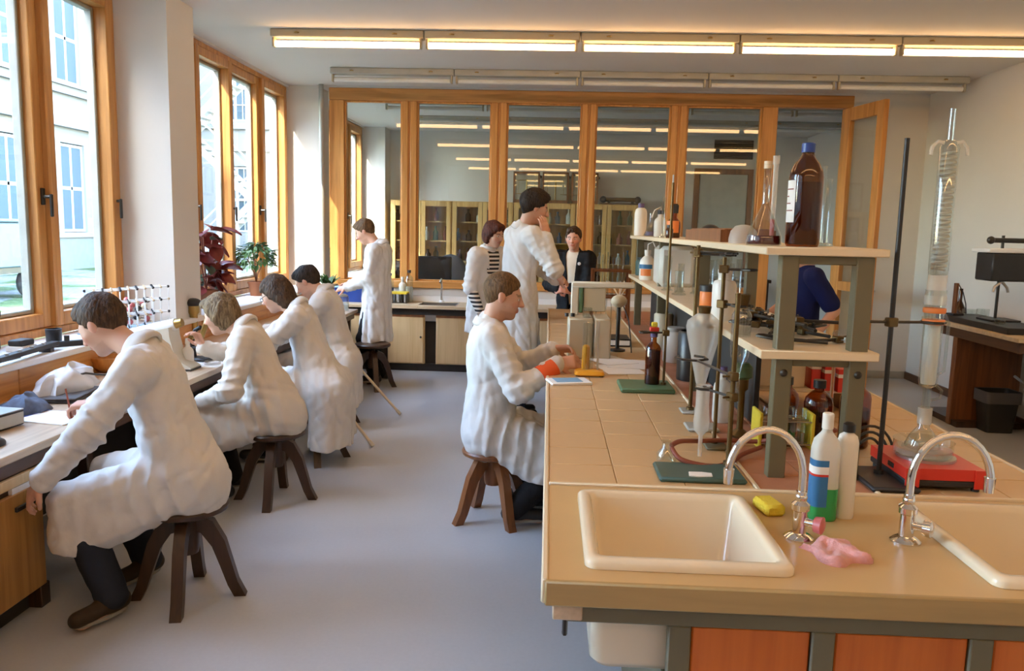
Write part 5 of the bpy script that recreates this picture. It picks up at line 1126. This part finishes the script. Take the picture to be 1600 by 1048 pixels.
def polygonise(f, h):
    lo, hi = f.bounds(); lo = lo+BIG-3*h; hi = hi-BIG+3*h; B = 6
    nb = np.maximum(np.ceil((hi-lo)/(h*B)).astype(int), 1); n = nb*B
    g = np.stack(np.meshgrid(*[np.arange(k) for k in nb], indexing='ij'), -1).reshape(-1, 3)
    fc = f(lo+(g*B+B/2-.5)*h)
    D = np.repeat(np.repeat(np.repeat(np.where(fc < 0, -1., 1.).reshape(nb).astype(np.float32), B, 0), B, 1), B, 2)
    act = g[np.abs(fc) < B*h*.87+.010]
    off = np.stack(np.meshgrid(*[np.arange(B)]*3, indexing='ij'), -1).reshape(-1, 3)
    idx = (act[:, None, :]*B+off[None]).reshape(-1, 3)
    D[idx[:, 0], idx[:, 1], idx[:, 2]] = f(lo+idx*h)
    D[0] = D[-1] = 1; D[:, 0] = D[:, -1] = 1; D[:, :, 0] = D[:, :, -1] = 1
    I = D < 0; c = np.zeros(tuple(np.array(I.shape)-1), np.uint8)
    cs = [(i, j, k) for i in (0, 1) for j in (0, 1) for k in (0, 1)]
    sl = lambda o: tuple(slice(q, D.shape[a]-1+q) for a, q in enumerate(o))
    for o in cs: c += I[sl(o)]
    cell = np.argwhere((c > 0) & (c < 8)); vid = np.full(c.shape, -1, np.int32); vid[cell[:, 0], cell[:, 1], cell[:, 2]] = np.arange(len(cell))
    val = {o: D[cell[:, 0]+o[0], cell[:, 1]+o[1], cell[:, 2]+o[2]] for o in cs}
    acc = np.zeros((len(cell), 3)); cnt = np.zeros(len(cell))
    for o in cs:
        for a in range(3):
            if o[a]: continue
            q = list(o); q[a] = 1; d0, d1 = val[o], val[tuple(q)]
            m = (d0 < 0) != (d1 < 0); t = np.where(m, d0/np.where(d0 == d1, 1, d0-d1), 0)
            p = np.tile(np.array(o, float), (len(cell), 1)); p[:, a] += t; acc += p*m[:, None]; cnt += m
    V = lo+(cell+acc/cnt[:, None])*h
    Q = []
    for a in range(3):
        b, e = (a+1) % 3, (a+2) % 3
        s0 = [slice(None)]*3; s1 = [slice(None)]*3; s0[a] = slice(0, -1); s1[a] = slice(1, None)
        i0, i1 = I[tuple(s0)], I[tuple(s1)]
        for flip, mm in ((0, i0 & ~i1), (1, ~i0 & i1)):
            e_ = np.argwhere(mm); e_ = e_[(e_[:, b] > 0) & (e_[:, e] > 0)]
            qs = []
            for db, de in ((-1, -1), (0, -1), (0, 0), (-1, 0)):
                w = e_.copy(); w[:, b] += db; w[:, e] += de; qs.append(vid[w[:, 0], w[:, 1], w[:, 2]])
            q = np.stack(qs, 1); Q.append(q[:, ::-1] if flip else q)
    Q = np.concatenate(Q); Q = Q[(Q >= 0).all(1)]
    return V, Q
def sdf_object(name, f, h, mt, origin, parent=None, colour=None, relax=1):
    V, Q = polygonise(f, h)
    for _ in range(relax):                                # light smoothing of the net
        S = np.zeros_like(V); C = np.zeros(len(V))
        for i in range(4):
            np.add.at(S, Q[:, i], V[Q[:, (i+1) % 4]]+V[Q[:, i-1]]); np.add.at(C, Q[:, i], 2)
        V = V*.6+.4*S/np.maximum(C, 1)[:, None]
    me = bpy.data.meshes.new(name); me.vertices.add(len(V)); me.vertices.foreach_set('co', (V-V3(origin)).ravel())
    me.loops.add(Q.size); me.loops.foreach_set('vertex_index', Q.ravel().astype(np.int32))
    me.polygons.add(len(Q)); me.polygons.foreach_set('loop_start', np.arange(0, Q.size, 4, dtype=np.int32)); me.polygons.foreach_set('loop_total', np.full(len(Q), 4, np.int32))
    me.update(calc_edges=True); me.validate()
    me.polygons.foreach_set('use_smooth', np.ones(len(me.polygons), bool)); me.materials.append(MATS[mt])
    if colour is not None:
        at = me.color_attributes.new('Col', 'FLOAT_COLOR', 'POINT'); c = np.ones((len(V), 4)); c[:, :3] = colour(V); at.data.foreach_set('color', c.ravel())
    o = bpy.data.objects.new(name, me); COL.objects.link(o)
    if parent: o.parent = parent
    else: o.location = tuple(origin)
    return o
def folds(P, seed, amp):
    r = np.random.RandomState(seed); out = 0
    for i in range(6):
        k = r.normal(size=3); k /= np.linalg.norm(k); k[2] *= .55; w = r.uniform(45, 95); m = r.normal(size=3)*14
        out = out+(1-2*np.abs(np.sin(.5*w*(P@k)+1.6*np.sin(P@m+i))))*(.55 if i > 3 else 1)
    return amp*out/4
def ik(a, c, l1, l2, hint):
    a, c, hint = V3(a), V3(c), V3(hint); d = c-a; L = np.linalg.norm(d); m = (l1+l2)*.985
    if L > m: c = a+d/L*m; d = c-a; L = m
    x = (l1*l1-l2*l2+L*L)/(2*L); y = math.sqrt(max(l1*l1-x*x, 0)); u = d/L
    w = hint-a; w = w-u*(w@u); w /= max(np.linalg.norm(w), 1e-6)
    return a+u*x+w*y, c
def hand(W, D, Nn, thumb_side, s, curl=(.5, .5, .4), spread=.0):
    """palm and five fingers; W wrist, D towards fingers, Nn out of the palm"""
    D = unit(D); Nn = V3(Nn); Nn = unit(Nn-D*(Nn@D)); S = np.cross(D, Nn)*thumb_side
    W = V3(W); P = []
    for i, o in enumerate((.026, .009, -.009, -.026)): P.append(rc(W+D*.012*s+S*o*.7*s, W+D*.085*s+S*o*s, .0155*s, .0125*s, .014))
    for o, L, r in ((.030, .074, .0086), (.0105, .083, .0090), (-.0105, .077, .0086), (-.030, .060, .0078)):
        p = W+D*.088*s+S*o*s; a = 0; d = unit(D+S*o*spread*20)
        for q, (fr, c) in enumerate(zip((.45, .32, .23), curl)):
            a += c; v = d*math.cos(a)+Nn*math.sin(a); e = p+v*L*fr*s
            P.append(rc(p, e, r*s*(1-.08*q), r*s*(.94-.1*q), .006)); p = e
    p = W+D*.022*s+S*.026*s; v = unit(D*.62+S*.62+Nn*.42)
    e = p+v*.045*s; P.append(rc(p, e, .014*s, .0108*s, .012)); v2 = unit(D*.85+S*.1+Nn*.5); P.append(rc(e, e+v2*.034*s, .0105*s, .0085*s, .006))
    return P

HAIRS = {}
def person(label, pel, neck, head, look, F, wl, el_, wr, er, hl, nl, hr, nr, kl, al, kr, ar, s=1.0, hair='short', hm='hair_dark', skin_c=(.62, .36, .25),
           coat='lap', coat_m='coat', hem=.45, drop=.13, trousers='trousers_navy', shoes='shoe_brown', res=.0062, female=False, toe=None, seed=1, sleeve=1.0, curl_l=(.5, .5, .4), curl_r=(.5, .5, .4), open_front=None, shirt=None, glasses=False, hang=None, zmin=0, collar='coat', head_up=None, cat='person'):
    pel, neck, head = V3(pel), V3(neck), V3(head); F = unit((F[0], F[1], 0)); T = unit(neck-pel); R = unit(np.cross(F, (0, 0, 1)))
    F2 = unit(np.cross(T, R))*-1; F2 = F2 if F2@F > 0 else -F2
    origin = V3((pel[0], pel[1], 0)); sw = (.165 if female else .185)*s
    shl, shr = neck-T*.06*s-R*sw+F*.015, neck-T*.06*s+R*sw+F*.015
    lu, lf = .295*s, .255*s
    E1, wl = ik(shl, wl, lu, lf, el_); E2, wr = ik(shr, wr, lu, lf, er)
    hipl, hipr = pel-R*.09*s-T*.03, pel+R*.09*s-T*.03
    K1, al = ik(hipl, al, .43*s, .41*s, kl); K2, ar = ik(hipr, ar, .43*s, .41*s, kr)
    hf = unit(look); up = V3(head_up) if head_up is not None else (T*.5+V3((0, 0, .8))); hu = unit(up-hf*(up@hf)); hs = np.cross(hf, hu)
    M = np.array([hs, hf, hu]); g = s*(.96 if female else 1.0)
    def hp(x, f, u): return head+(hs*x+hf*f+hu*u)*g
    # ---------------- body, one continuous surface
    b = Shape()
    b.add(ecap(pel, neck-T*.17*s, .135*s, .15*s, R, .66), rc(shl, shr, .05*s, .05*s, .04), rc(neck-T*.06, hp(0, -.025, -.055), .056*g, .052*g, .03))
    for sh, E, W in ((shl, E1, wl), (shr, E2, wr)):
        b.add(rc(sh, E, .048*s, .040*s), rc(E, W, .041*s, .027*s))
    for hp_, K, A in ((hipl, K1, al), (hipr, K2, ar)):
        b.add(rc(hp_, K, .078*s, .055*s), rc(K, A, .054*s, .036*s)); tv = unit(toe if toe is not None else (F[0], F[1], 0)); b.add(rc(A-V3((0, 0, .03)), A+tv*.13*s-V3((0, 0, .055)), .035*s, .025*s))
    b.add(el(hp(0, -.012, .030), M, V3((.073, .094, .088))*g, .02), el(hp(0, .026, -.035), M, V3((.057, .066, .080))*g, .035), el(hp(0, .066, -.095), M, V3((.022, .020, .018))*g, .03),
          el(hp(0, .070, .022), M, V3((.050, .022, .014))*g, .02), rc(hp(0, .092, .012), hp(0, .114, -.024), .0085*g, .0115*g, .012), el(hp(0, .103, -.028), M, V3((.017, .012, .009))*g, .008))
    for q in (-1, 1):
        b.add(el(hp(q*.036, .058, -.022), M, V3((.024, .026, .026))*g, .025), el(hp(q*.076, -.006, -.004), M, V3((.010, .019, .030))*g, .008), el(hp(q*.080, -.014, .008), M, V3((.007, .014, .020))*g, .006))
        b.cut.append(el(hp(q*.030, .100, .004), M, V3((.016, .013, .010))*g, .012))
    b.add(el(hp(0, .089, -.052), M, V3((.024, .012, .0065))*g, .008), el(hp(0, .088, -.064), M, V3((.020, .012, .007))*g, .008))
    b.add(*hand(wl, hl, nl, 1, s, curl_l)); b.add(*hand(wr, hr, nr, -1, s, curl_r))
    sc = V3(skin_c); hcol = V3({'hair_dark': (.05, .03, .02), 'hair_brown': (.09, .05, .03), 'hair_blond': (.25, .16, .09), 'hair_light': (.2, .11, .05), 'hair_auburn': (.10, .04, .02), 'hair_ash': (.15, .1, .06)}[hm])
    def colour(P):
        q = (P-head)@M.T/g; c = np.tile(sc, (len(P), 1)); x, f, u = np.abs(q[:, 0]), q[:, 1], q[:, 2]
        near = np.linalg.norm(q, axis=1) < .16
        def mixin(m, col, a): c[m] = c[m]*(1-a)+V3(col)*a
        mixin(near & (f > .04) & (np.hypot(x-.04, u+.025) < .024), sc*V3((1.05, .72, .68)), .45)
        mixin(near & (f > .088) & (u < -.02) & (u > -.042) & (x < .018), sc*V3((1.02, .75, .7)), .4)
        mixin(near & (f > .075) & (np.abs(u+.058) < .0105) & (x < .025), sc*V3((.85, .45, .42)), .75)
        mixin(near & (f > .055) & (np.abs(u-.027+.10*np.abs(x-.03)) < .0062) & (x > .012) & (x < .052), hcol, .8)
        if not female: mixin(near & (f > .0) & (u < -.045) & (np.abs(u+.058) > .012), sc*V3((.72, .68, .68)), .4)
        mixin(near & (x > .07) & (f < .02), sc*V3((1.1, .75, .7)), .4)
        for W in (wl, wr): mixin(np.linalg.norm(P-W, axis=1) < .21, sc*V3((1.05, .82, .78)), .35)
        return np.clip(c, 0, 1)
    o = sdf_object('person', b, res, 'skin', origin, colour=colour); tag(o, label, cat)
    for q in (-1, 1):
        c = hp(q*.030, .0775, .004)-origin; m = MB(); n = 12
        m.sphere((0, 0, 0), .0118*g, 12, 8)
        e = m.part('eye', 'eyeball', o, tuple(c)); m2 = MB().lathe([(.0055*g, 0), (.0045*g, .0011), (.001, .0014)], n=10); i_ = m2.part('iris', 'iris', e, tuple(hf*.0112*g)); i_.rotation_euler = Vector(hf).to_track_quat('Z', 'Y').to_euler()
    # ---------------- hair
    hS = Shape(); cr = hp(0, -.014, .036)
    def hl_(P): return (P-head)@M.T/g
    if hair in ('short', 'crop', 'thick'):
        th = {'short': .013, 'crop': .008, 'thick': .024}[hair]
        hS.add(el(cr, M, (V3((.074, .095, .089))+th)*g, .02), el(hp(0, -.045, -.02), M, (V3((.058, .052, .062))+th*.6)*g, .02))
        if hair != 'crop': hS.add(el(hp(.01, .045, .095), M, V3((.05, .05, .026+th*.4))*g, .03))
        lim = (.012, .85)
    elif hair == 'bob':
        hS.add(el(cr, M, V3((.092, .112, .105))*g, .02), el(hp(0, -.045, -.03), M, V3((.088, .075, .085))*g, .03))
        for q in (-1, 1): hS.add(el(hp(q*.068, .005, -.02), M, V3((.026, .055, .075))*g, .025))
        hS.add(el(hp(0, .07, .085), M, V3((.055, .032, .03))*g, .025)); lim = (.048, .55)
    elif hair == 'long':
        hS.add(el(cr, M, V3((.094, .115, .108))*g, .02), el(hp(0, -.06, -.06), M, V3((.098, .072, .12))*g, .04), el(hp(0, -.075, -.13), M, V3((.085, .055, .07))*g, .04))
        for q in (-1, 1): hS.add(el(hp(q*.075, -.02, -.05), M, V3((.028, .05, .09))*g, .03))
        lim = (.035, .7)
    else:                                               # pulled back
        hS.add(el(cr, M, V3((.080, .103, .097))*g, .02), el(hp(0, -.095, .0), M, V3((.035, .03, .035))*g, .03)); lim = (.028, .75)
    def hpost(P, D):
        q = hl_(P); x, f, u = np.abs(q[:, 0]), q[:, 1], q[:, 2]
        line = lim[0]+lim[1]*u-(.35*np.maximum(0, x-.05) if hair in ('bob', 'long') else 0)
        D = np.maximum(D, (f-line+.006*np.sin(q[:, 0]*170+u*60)+.004*np.sin(u*190+seed))*g*.72)
        if hair in ('short', 'crop', 'thick', 'back'): D = np.maximum(D, ((-.10 if hair == 'thick' else -.075)-u+.004*np.sin(q[:, 0]*150))*g)
        if hair in ('short', 'crop', 'thick'): D = D+np.clip(-u+.01, 0, .09)*.20*g
        st = np.sin(q[:, 0]*260+6*np.sin(u*35)+f*60)*np.sin(f*190+u*120+2*np.sin(q[:, 0]*90))
        return D+(.0022 if hair != 'crop' else .001)*st*g+.004*g*np.sin(q[:, 0]*55+1+seed)*np.sin(f*48+u*40+seed)*(0 if hair == 'crop' else 1)
    hS.post = hpost; sdf_object('hair', hS, min(res, .0055), hm, origin, o, relax=1)
    # ---------------- trousers and shoes
    t = Shape(); t.add(ecap(pel-T*.03, pel+T*.10*s, .140*s, .135*s, R, .70))
    for hp_, K, A in ((hipl, K1, al), (hipr, K2, ar)): t.add(rc(hp_, K, .086*s, .070*s, .03), rc(K, A+V3((0, 0, .01)), .073*s, .062*s, .02))
    t.post = lambda P, D: D+folds(P, seed+20, .004); sdf_object('trousers', t, max(res, .009), trousers, origin, o)
    for A in (al, ar):
        tv = unit(toe if toe is not None else (F[0], F[1], 0)); z = A[2]-.062; A0 = V3((A[0], A[1], z)); w = np.cross(tv, (0, 0, 1)); Ms = np.array([w, tv, (0, 0, 1)])
        sh = Shape(); sh.add(rc(A0-tv*.045*s+V3((0, 0, .038)), A0+tv*.15*s+V3((0, 0, .030)), .036*s, .034*s, .03), el(A0+tv*.0+V3((0, 0, .06)), Ms, (.038*s, .06*s, .05*s), .03))
        sh.post = lambda P, D, z=z: np.maximum(D, z-P[:, 2]+.004)
        so = sdf_object('shoe', sh, .009, shoes, origin, o)
        MB().ring([[tuple(A0-origin+tv*(.0515*s+.115*s*math.cos(a))+w*(.040*s*math.sin(a))*(1-.12*math.cos(a))+V3((0, 0, zz))) for a in [2*PI*i/20 for i in range(20)]] for zz in (.0, .012)]).part('sole', 'sole', so)
    # ---------------- coat
    if coat:
        c = Shape(); ch = neck-T*.155*s
        c.add(draped(ecap(pel+T*.02, ch, .168*s, (.16 if female else .176)*s, R, .68, .05), ch, pel, 4, .003, .016, seed, 2.6), rc(shl-R*-.02, shr-R*.02, .072*s, .072*s, .05), rc(neck-T*.05*s, neck+T*.005*s+F*.0, .075*s, .062*s, .03))
        for sh, E, W in ((shl, E1, wl), (shr, E2, wr)):
            c.add(creased(rc(sh, E, .072*s, .063*s, .035), sh, E, .058, .0125, 1., seed))
            if sleeve >= 1: c.add(creased(rc(E, W-(W-E)*.04, .062*s, .046*s, .03), E, W, .046, .0115, .08, seed+2))
            else: c.add(rc(E, E+(W-E)*.08, .062*s, .060*s, .02))
        if coat == 'lap':
            mid = (hipl+hipr)/2; km = (K1+K2)/2
            c.add(ecap(pel-T*.045-F*.02, pel+T*.08, .178*s, .168*s, R, .80, .05))
            for hp_, K in ((hipl, K1), (hipr, K2)): c.add(creased(rc(hp_+V3((0, 0, .02)), K+V3((0, 0, .012)), .104*s, .089*s, .04, drop), hp_, K, .075, .012, .1, seed+4))
            c.add(rc(mid+V3((0, 0, .02)), mid+(km-mid)*.92, .085*s, .07*s, .05, drop))
            if hang: c.add(draped(rc(V3(hang[0]), V3(hang[1]), hang[2], hang[3], .06, hang[4], False), V3(hang[0])*.5+V3(hang[1])*.5, V3(hang[0])*.5+V3(hang[1])*.5-V3((0, 0, .4)), 5, .006, .02, seed, .5))
        elif coat == 'stand':
            hz = V3((pel[0], pel[1], hem)); c.add(draped(ecap(pel+V3((0, 0, .06)), hz+F*.015, .178*s, .215*s, R, .76, .06), pel, hz, 5, .004, .018, seed, .6))
            if hang: c.add(draped(rc(V3(hang[0]), V3(hang[1]), hang[2], hang[3], .06, hang[4], False), V3(hang[0])*.5+V3(hang[1])*.5, V3(hang[0])*.5+V3(hang[1])*.5-V3((0, 0, .4)), 5, .006, .02, seed, .5))
        elif coat == 'jacket':
            c.add(ecap(pel, pel-V3((0, 0, hem)), .178*s, .19*s, R, .76, .04))
        zc = hem if coat == 'stand' else None; zj = pel[2]-hem if coat == 'jacket' else None
        def cpost(P, D):
            D = D+folds(P, seed, .0085)
            if zc is not None: D = np.maximum(D, zc-P[:, 2]+.012*np.sin(P[:, 0]*17+P[:, 1]*11))
            if zmin: D = np.maximum(D, zmin-P[:, 2]+.014*np.sin(P[:, 0]*15+P[:, 1]*19))
            if zj is not None: D = np.maximum(D, zj-P[:, 2])
            if open_front is not None:                       # wedge left open down the front
                q = P-neck; x = np.abs(q@R); f = q@F; u = -(q@T)
                wdt = np.clip(open_front[0]+open_front[1]*u, .012, .2)
                D = np.maximum(D, np.minimum(f-.01, (wdt-x)))
            return D
        c.post = cpost
        co = sdf_object('lab_coat' if coat != 'jacket' else 'jacket', c, max(res*1.12, .0075), coat_m, origin, o)
        # collar
        nn = unit(hp(0, -.025, -.055)-(neck-T*.06)); a1 = unit(np.cross(nn, F)); a2 = np.cross(nn, a1); cc = neck+T*.012*s-origin
        rings = []
        for r_, z_ in ((.066, -.03), (.063, .014), (.068, .020), (.078, .004), (.084, -.022), (.072, -.034)):
            rings.append([tuple(cc+(a1*math.cos(q)+a2*math.sin(q))*r_*s*(1.0+.03*math.sin(3*q))+nn*z_*s) for q in [2*PI*i/24 for i in range(24)]])
        if coat != 'jacket': MB().ring(rings, cap0=False, cap1=False, loop=True).part('collar', coat_m, co, ang=80)
    if shirt:
        q_ = .90 if coat == 'jacket' else .95; sS = Shape(); sS.add(ecap(pel-V3((0, 0, .05)), neck-T*.155*s, .158*s*q_, .165*s*q_, R, .68, .05), rc(shl, shr, .060*s, .060*s, .05), rc(neck-T*.05*s, neck, .07*s, .058*s, .03))
        for sh, E, W in ((shl, E1, wl), (shr, E2, wr)):
            sS.add(rc(sh, E, .058*s, .050*s, .03))
            if shirt[1] == 'long': sS.add(rc(E, W-(W-E)*.06, .052*s, .040*s, .02))
        if shirt[1] == 'short': 
            sS.p = sS.p[:-2]
            for sh, E in ((shl, E1), (shr, E2)): sS.add(rc(sh, sh+(E-sh)*.8, .070*s, .070*s, .03))
        sS.post = lambda P, D: D+folds(P, seed+5, .003)
        sdf_object('shirt', sS, max(res*1.1, .008), shirt[0], origin, o)
    if glasses:
        m = MB()
        for q in (-1, 1):
            ctr = hp(q*.031, .100, .003)-origin; m.tube([tuple(ctr+hs*.020*g*math.cos(a)+hu*.014*g*math.sin(a)) for a in [2*PI*i/14 for i in range(14)]], .0021, 6, loop=True)
            m.tube([tuple(hp(q*.052, .096, .006)-origin), tuple(hp(q*.079, .05, .012)-origin), tuple(hp(q*.082, -.01, .012)-origin)], .0022, 6)
        m.tube([tuple(hp(-.011, .104, .006)-origin), tuple(hp(.011, .104, .006)-origin)], .002, 6); m.part('glasses', 'black', o)
    return o, dict(E1=E1, E2=E2, wl=wl, wr=wr, origin=origin)

def people():
    # student writing, nearest the viewer
    o, J = person('student in a white lab coat bent over the writing pad at the bench', (-1.50, 3.19, .575), (-1.67, 3.22, 1.07), (-1.865, 3.265, 1.155), (-.82, .10, -.56), (-.95, -.30),
           (-1.955, 2.875, .545), (-1.78, 2.84, .70), (-2.01, 3.43, .775), (-1.72, 3.62, .78), (-.62, .12, -.72), (.55, .55, -.4), (-1, -.05, -.08), (0, .15, -1),
           (-2.0, 3.0, .6), (-1.72, 2.99, .085), (-2.0, 3.4, .6), (-1.76, 3.36, .085), s=1.0, hair='short', hm='hair_brown', coat='lap', drop=.17, zmin=.27, res=.0058, toe=(-.42, -.9, 0), seed=4, curl_l=(.35, .5, .4), curl_r=(.7, .7, .4), coat_m='coat')
    pn = MB().tube([(0, 0, 0), (-.03, .015, .13)], .004, 8); t = thing('pen', 'red pen in the hand of the writing student', 'pen', (-2.105, 3.405, LB+.012)); pn.part('barrel', 'red_rubber', t); MB().cyl((.0025, -.001, -.008), (0, 0, 0), .001, .004, 8).part('tip', 'steel', t)
    # fair-haired student at the microscope
    person('fair-haired student in a cream lab coat sitting at the microscope', (-1.55, 4.45, .56), (-1.715, 4.47, 1.0), (-1.875, 4.51, 1.065), (-.95, .10, -.3), (-.97, -.22),
           (-1.90, 4.28, .60), (-1.72, 4.15, .62), (-2.06, 4.68, .84), (-1.88, 4.85, .72), (-.8, .2, -.3), (.1, .1, -1), (-.35, -.05, .9), (-.5, -.6, -.1),
           (-1.98, 4.32, .6), (-1.84, 4.36, .085), (-1.98, 4.6, .6), (-1.86, 4.58, .085), s=.97, hair='bob', hm='hair_blond', coat='lap', drop=.14, zmin=.27, res=.0062, female=True, seed=9, coat_m='coat_warm', trousers='trousers_black', shoes='black', curl_r=(.8, .7, .4))
    # student with glasses and wavy hair
    person('student with glasses and wavy brown hair sitting at the bench', (-1.52, 5.27, .56), (-1.675, 5.30, 1.035), (-1.835, 5.33, 1.115), (-.9, .1, -.42), (-.98, -.16),
           (-2.10, 5.10, .77), (-1.8, 5.0, .72), (-2.12, 5.50, .77), (-1.85, 5.7, .75), (-1, .15, -.1), (0, 0, -1), (-1, -.1, -.1), (0, 0, -1),
           (-1.96, 5.14, .6), (-1.85, 5.16, .085), (-1.96, 5.4, .6), (-1.85, 5.4, .085), s=1.0, hair='long', hm='hair_brown', coat='lap', drop=.25, zmin=.13, res=.0066, female=True, seed=14, glasses=True, trousers='trousers_black', shoes='black', hang=((-1.42, 5.14, .50), (-1.46, 5.42, .50), .13, .13, .36))
    # student by the plants
    person('dark-haired student in a white lab coat sitting by the potted plants', (-1.66, 6.24, .57), (-1.76, 6.26, 1.06), (-1.905, 6.29, 1.135), (-.8, .1, -.58), (-.98, -.12),
           (-2.16, 6.06, .77), (-1.9, 5.95, .72), (-2.16, 6.46, .77), (-1.95, 6.65, .75), (-1, .15, -.1), (0, 0, -1), (-1, -.1, -.1), (0, 0, -1),
           (-2.08, 6.1, .6), (-1.95, 6.12, .085), (-2.08, 6.38, .6), (-1.95, 6.36, .085), s=1.0, hair='short', hm='hair_dark', coat='lap', drop=.2, zmin=.18, res=.007, seed=19, trousers='trousers_black', shoes='black', hang=((-1.58, 6.12, .50), (-1.62, 6.38, .50), .12, .12, .3))
    # standing student at the window corner
    person('student standing in a white lab coat handling a beaker by the window', (-1.71, 7.96, .90), (-1.675, 7.97, 1.40), (-1.835, 7.985, 1.525), (-.86, .05, -.5), (-.98, .12),
           (-1.99, 7.86, .975), (-1.62, 7.78, 1.03), (-2.01, 8.10, .99), (-1.65, 8.2, 1.03), (-.95, .15, -.2), (.1, .5, -.8), (-.95, -.2, -.15), (.1, -.5, -.8),
           (-1.8, 7.88, .5), (-1.72, 7.88, .085), (-1.8, 8.05, .5), (-1.68, 8.06, .085), s=.97, hair='short', hm='hair_light', coat='stand', hem=.44, res=.007, seed=23, coat_m='coat_cool', trousers='trousers_black', shoes='black')
    # student at the tiled bench
    o, J = person('short-haired student sitting at the tiled bench reading a glass cylinder', (-.29, 4.27, .555), (-.315, 4.28, 1.085), (-.238, 4.275, 1.235), (.96, .06, -.22), (.98, .12),
           (.04, 4.43, .935), (-.18, 4.58, .80), (.06, 4.12, .905), (-.16, 3.98, .70), (.95, -.25, .1), (.1, -.5, -.7), (.93, .1, .12), (.0, .75, -.45),
           (.12, 4.42, .6), (-.12, 4.40, .09), (.12, 4.16, .6), (-.14, 4.18, .09), s=1.0, hair='crop', hm='hair_light', coat='lap', drop=.2, zmin=.25, res=.0058, seed=31, curl_r=(.6, .6, .4), curl_l=(.6, .6, .4), shoes='black', trousers='trousers_black')
    e, w = J['E2'], J['wr']; a = e+(w-e)*.56; b = e+(w-e)*.92; MB().tube([tuple(a-J['origin']-V3((0, .012, .004))), tuple(b-J['origin']-V3((0, .008, .004)))], [.0565, .0485], 16).part('rolled_cuff', 'orange_cloth', o, label='bright orange cuff')
    # woman with striped jumper
    person('auburn-haired woman in a short-sleeved coat over a striped jumper', (-.56, 7.25, .89), (-.545, 7.22, 1.405), (-.495, 7.19, 1.535), (.74, -.62, -.22), (.72, -.7),
           (-.30, 7.12, 1.02), (-.33, 7.3, 1.0), (-.585, 6.99, .86), (-.78, 7.08, 1.02), (.5, -.5, -.4), (-.3, .2, -1), (.45, -.3, -.7), (.4, .6, -.2),
           (-.5, 7.0, .5), (-.54, 7.3, .085), (-.6, 7.0, .5), (-.62, 7.18, .085), s=.96, hair='bob', hm='hair_auburn', coat='stand', hem=.66, res=.0072, female=True, seed=37, sleeve=.3, shirt=('striped_knit', 'long'), open_front=(.07, -.11), coat_m='coat', trousers='trousers_black', shoes='black')
    # tall student with hand at his face
    person('tall dark-haired student in a white coat with one hand on his cheek', (-.25, 6.66, 1.0), (-.225, 6.64, 1.60), (-.125, 6.63, 1.765), (.90, .22, -.28), (.86, .42),
           (.07, 6.62, 1.18), (-.10, 6.95, 1.22), (-.03, 6.455, 1.535), (-.06, 6.40, 1.0), (.6, -.7, .1), (-.6, -.3, -.6), (-.16, .14, .98), (-.55, .75, 0.0),
           (-.13, 6.75, .5), (-.26, 6.75, .085), (-.13, 6.6, .5), (-.24, 6.56, .085), s=1.08, hair='thick', hm='hair_dark', coat='stand', hem=.52, res=.0068, seed=43, curl_r=(.2, .3, .3), coat_m='coat_cool', trousers='trousers_navy', shoes='black')
    # woman in a black jacket
    o, J = person('smiling woman in a black jacket and pale blouse with folded hands', (.26, 7.96, .88), (.25, 7.95, 1.375), (.236, 7.90, 1.505), (-.18, -.97, -.08), (-.34, -.94),
           (.20, 7.70, 1.04), (.46, 7.88, 1.02), (.09, 7.70, 1.03), (.0, 7.92, 1.02), (-.8, -.3, -.1), (0, .9, -.3), (.8, -.3, -.05), (0, .9, -.3),
           (.3, 7.7, .5), (.34, 7.98, .085), (.2, 7.7, .5), (.18, 7.95, .085), s=.95, hair='short', hm='hair_brown', coat='jacket', hem=.16, coat_m='jacket_black', res=.0068, female=True, seed=51, open_front=(.062, -.10), shirt=('blouse', 'long'), trousers='trousers_black', shoes='black', skin_c=(.64, .34, .25))
    MB().lathe([(.016, 0), (.014, .004), (.004, .006)], n=12).part('brooch', 'white_paint', o, tuple(V3((.295, 7.80, 1.27))-J['origin'])).rotation_euler = (PI/2, 0, 0)
    # person in a blue T-shirt behind the shelf
    person('person in a dark blue T-shirt standing behind the reagent shelf', (1.90, 6.02, .86), (1.895, 6.0, 1.36), (1.855, 5.985, 1.49), (-.93, -.1, -.35), (-.96, -.1),
           (1.90, 5.74, .88), (2.06, 5.80, 1.05), (1.66, 6.25, .95), (1.85, 6.35, 1.05), (-.25, 0, -.95), (0, 1, 0), (-.9, 0, -.2), (0, 0, -1),
           (1.8, 5.9, .5), (1.92, 5.93, .085), (1.8, 6.1, .5), (1.90, 6.12, .085), s=.95, hair='short', hm='hair_brown', coat=None, res=.008, seed=57, shirt=('blue_shirt', 'short'), trousers='trousers_navy', shoes='black')
people()
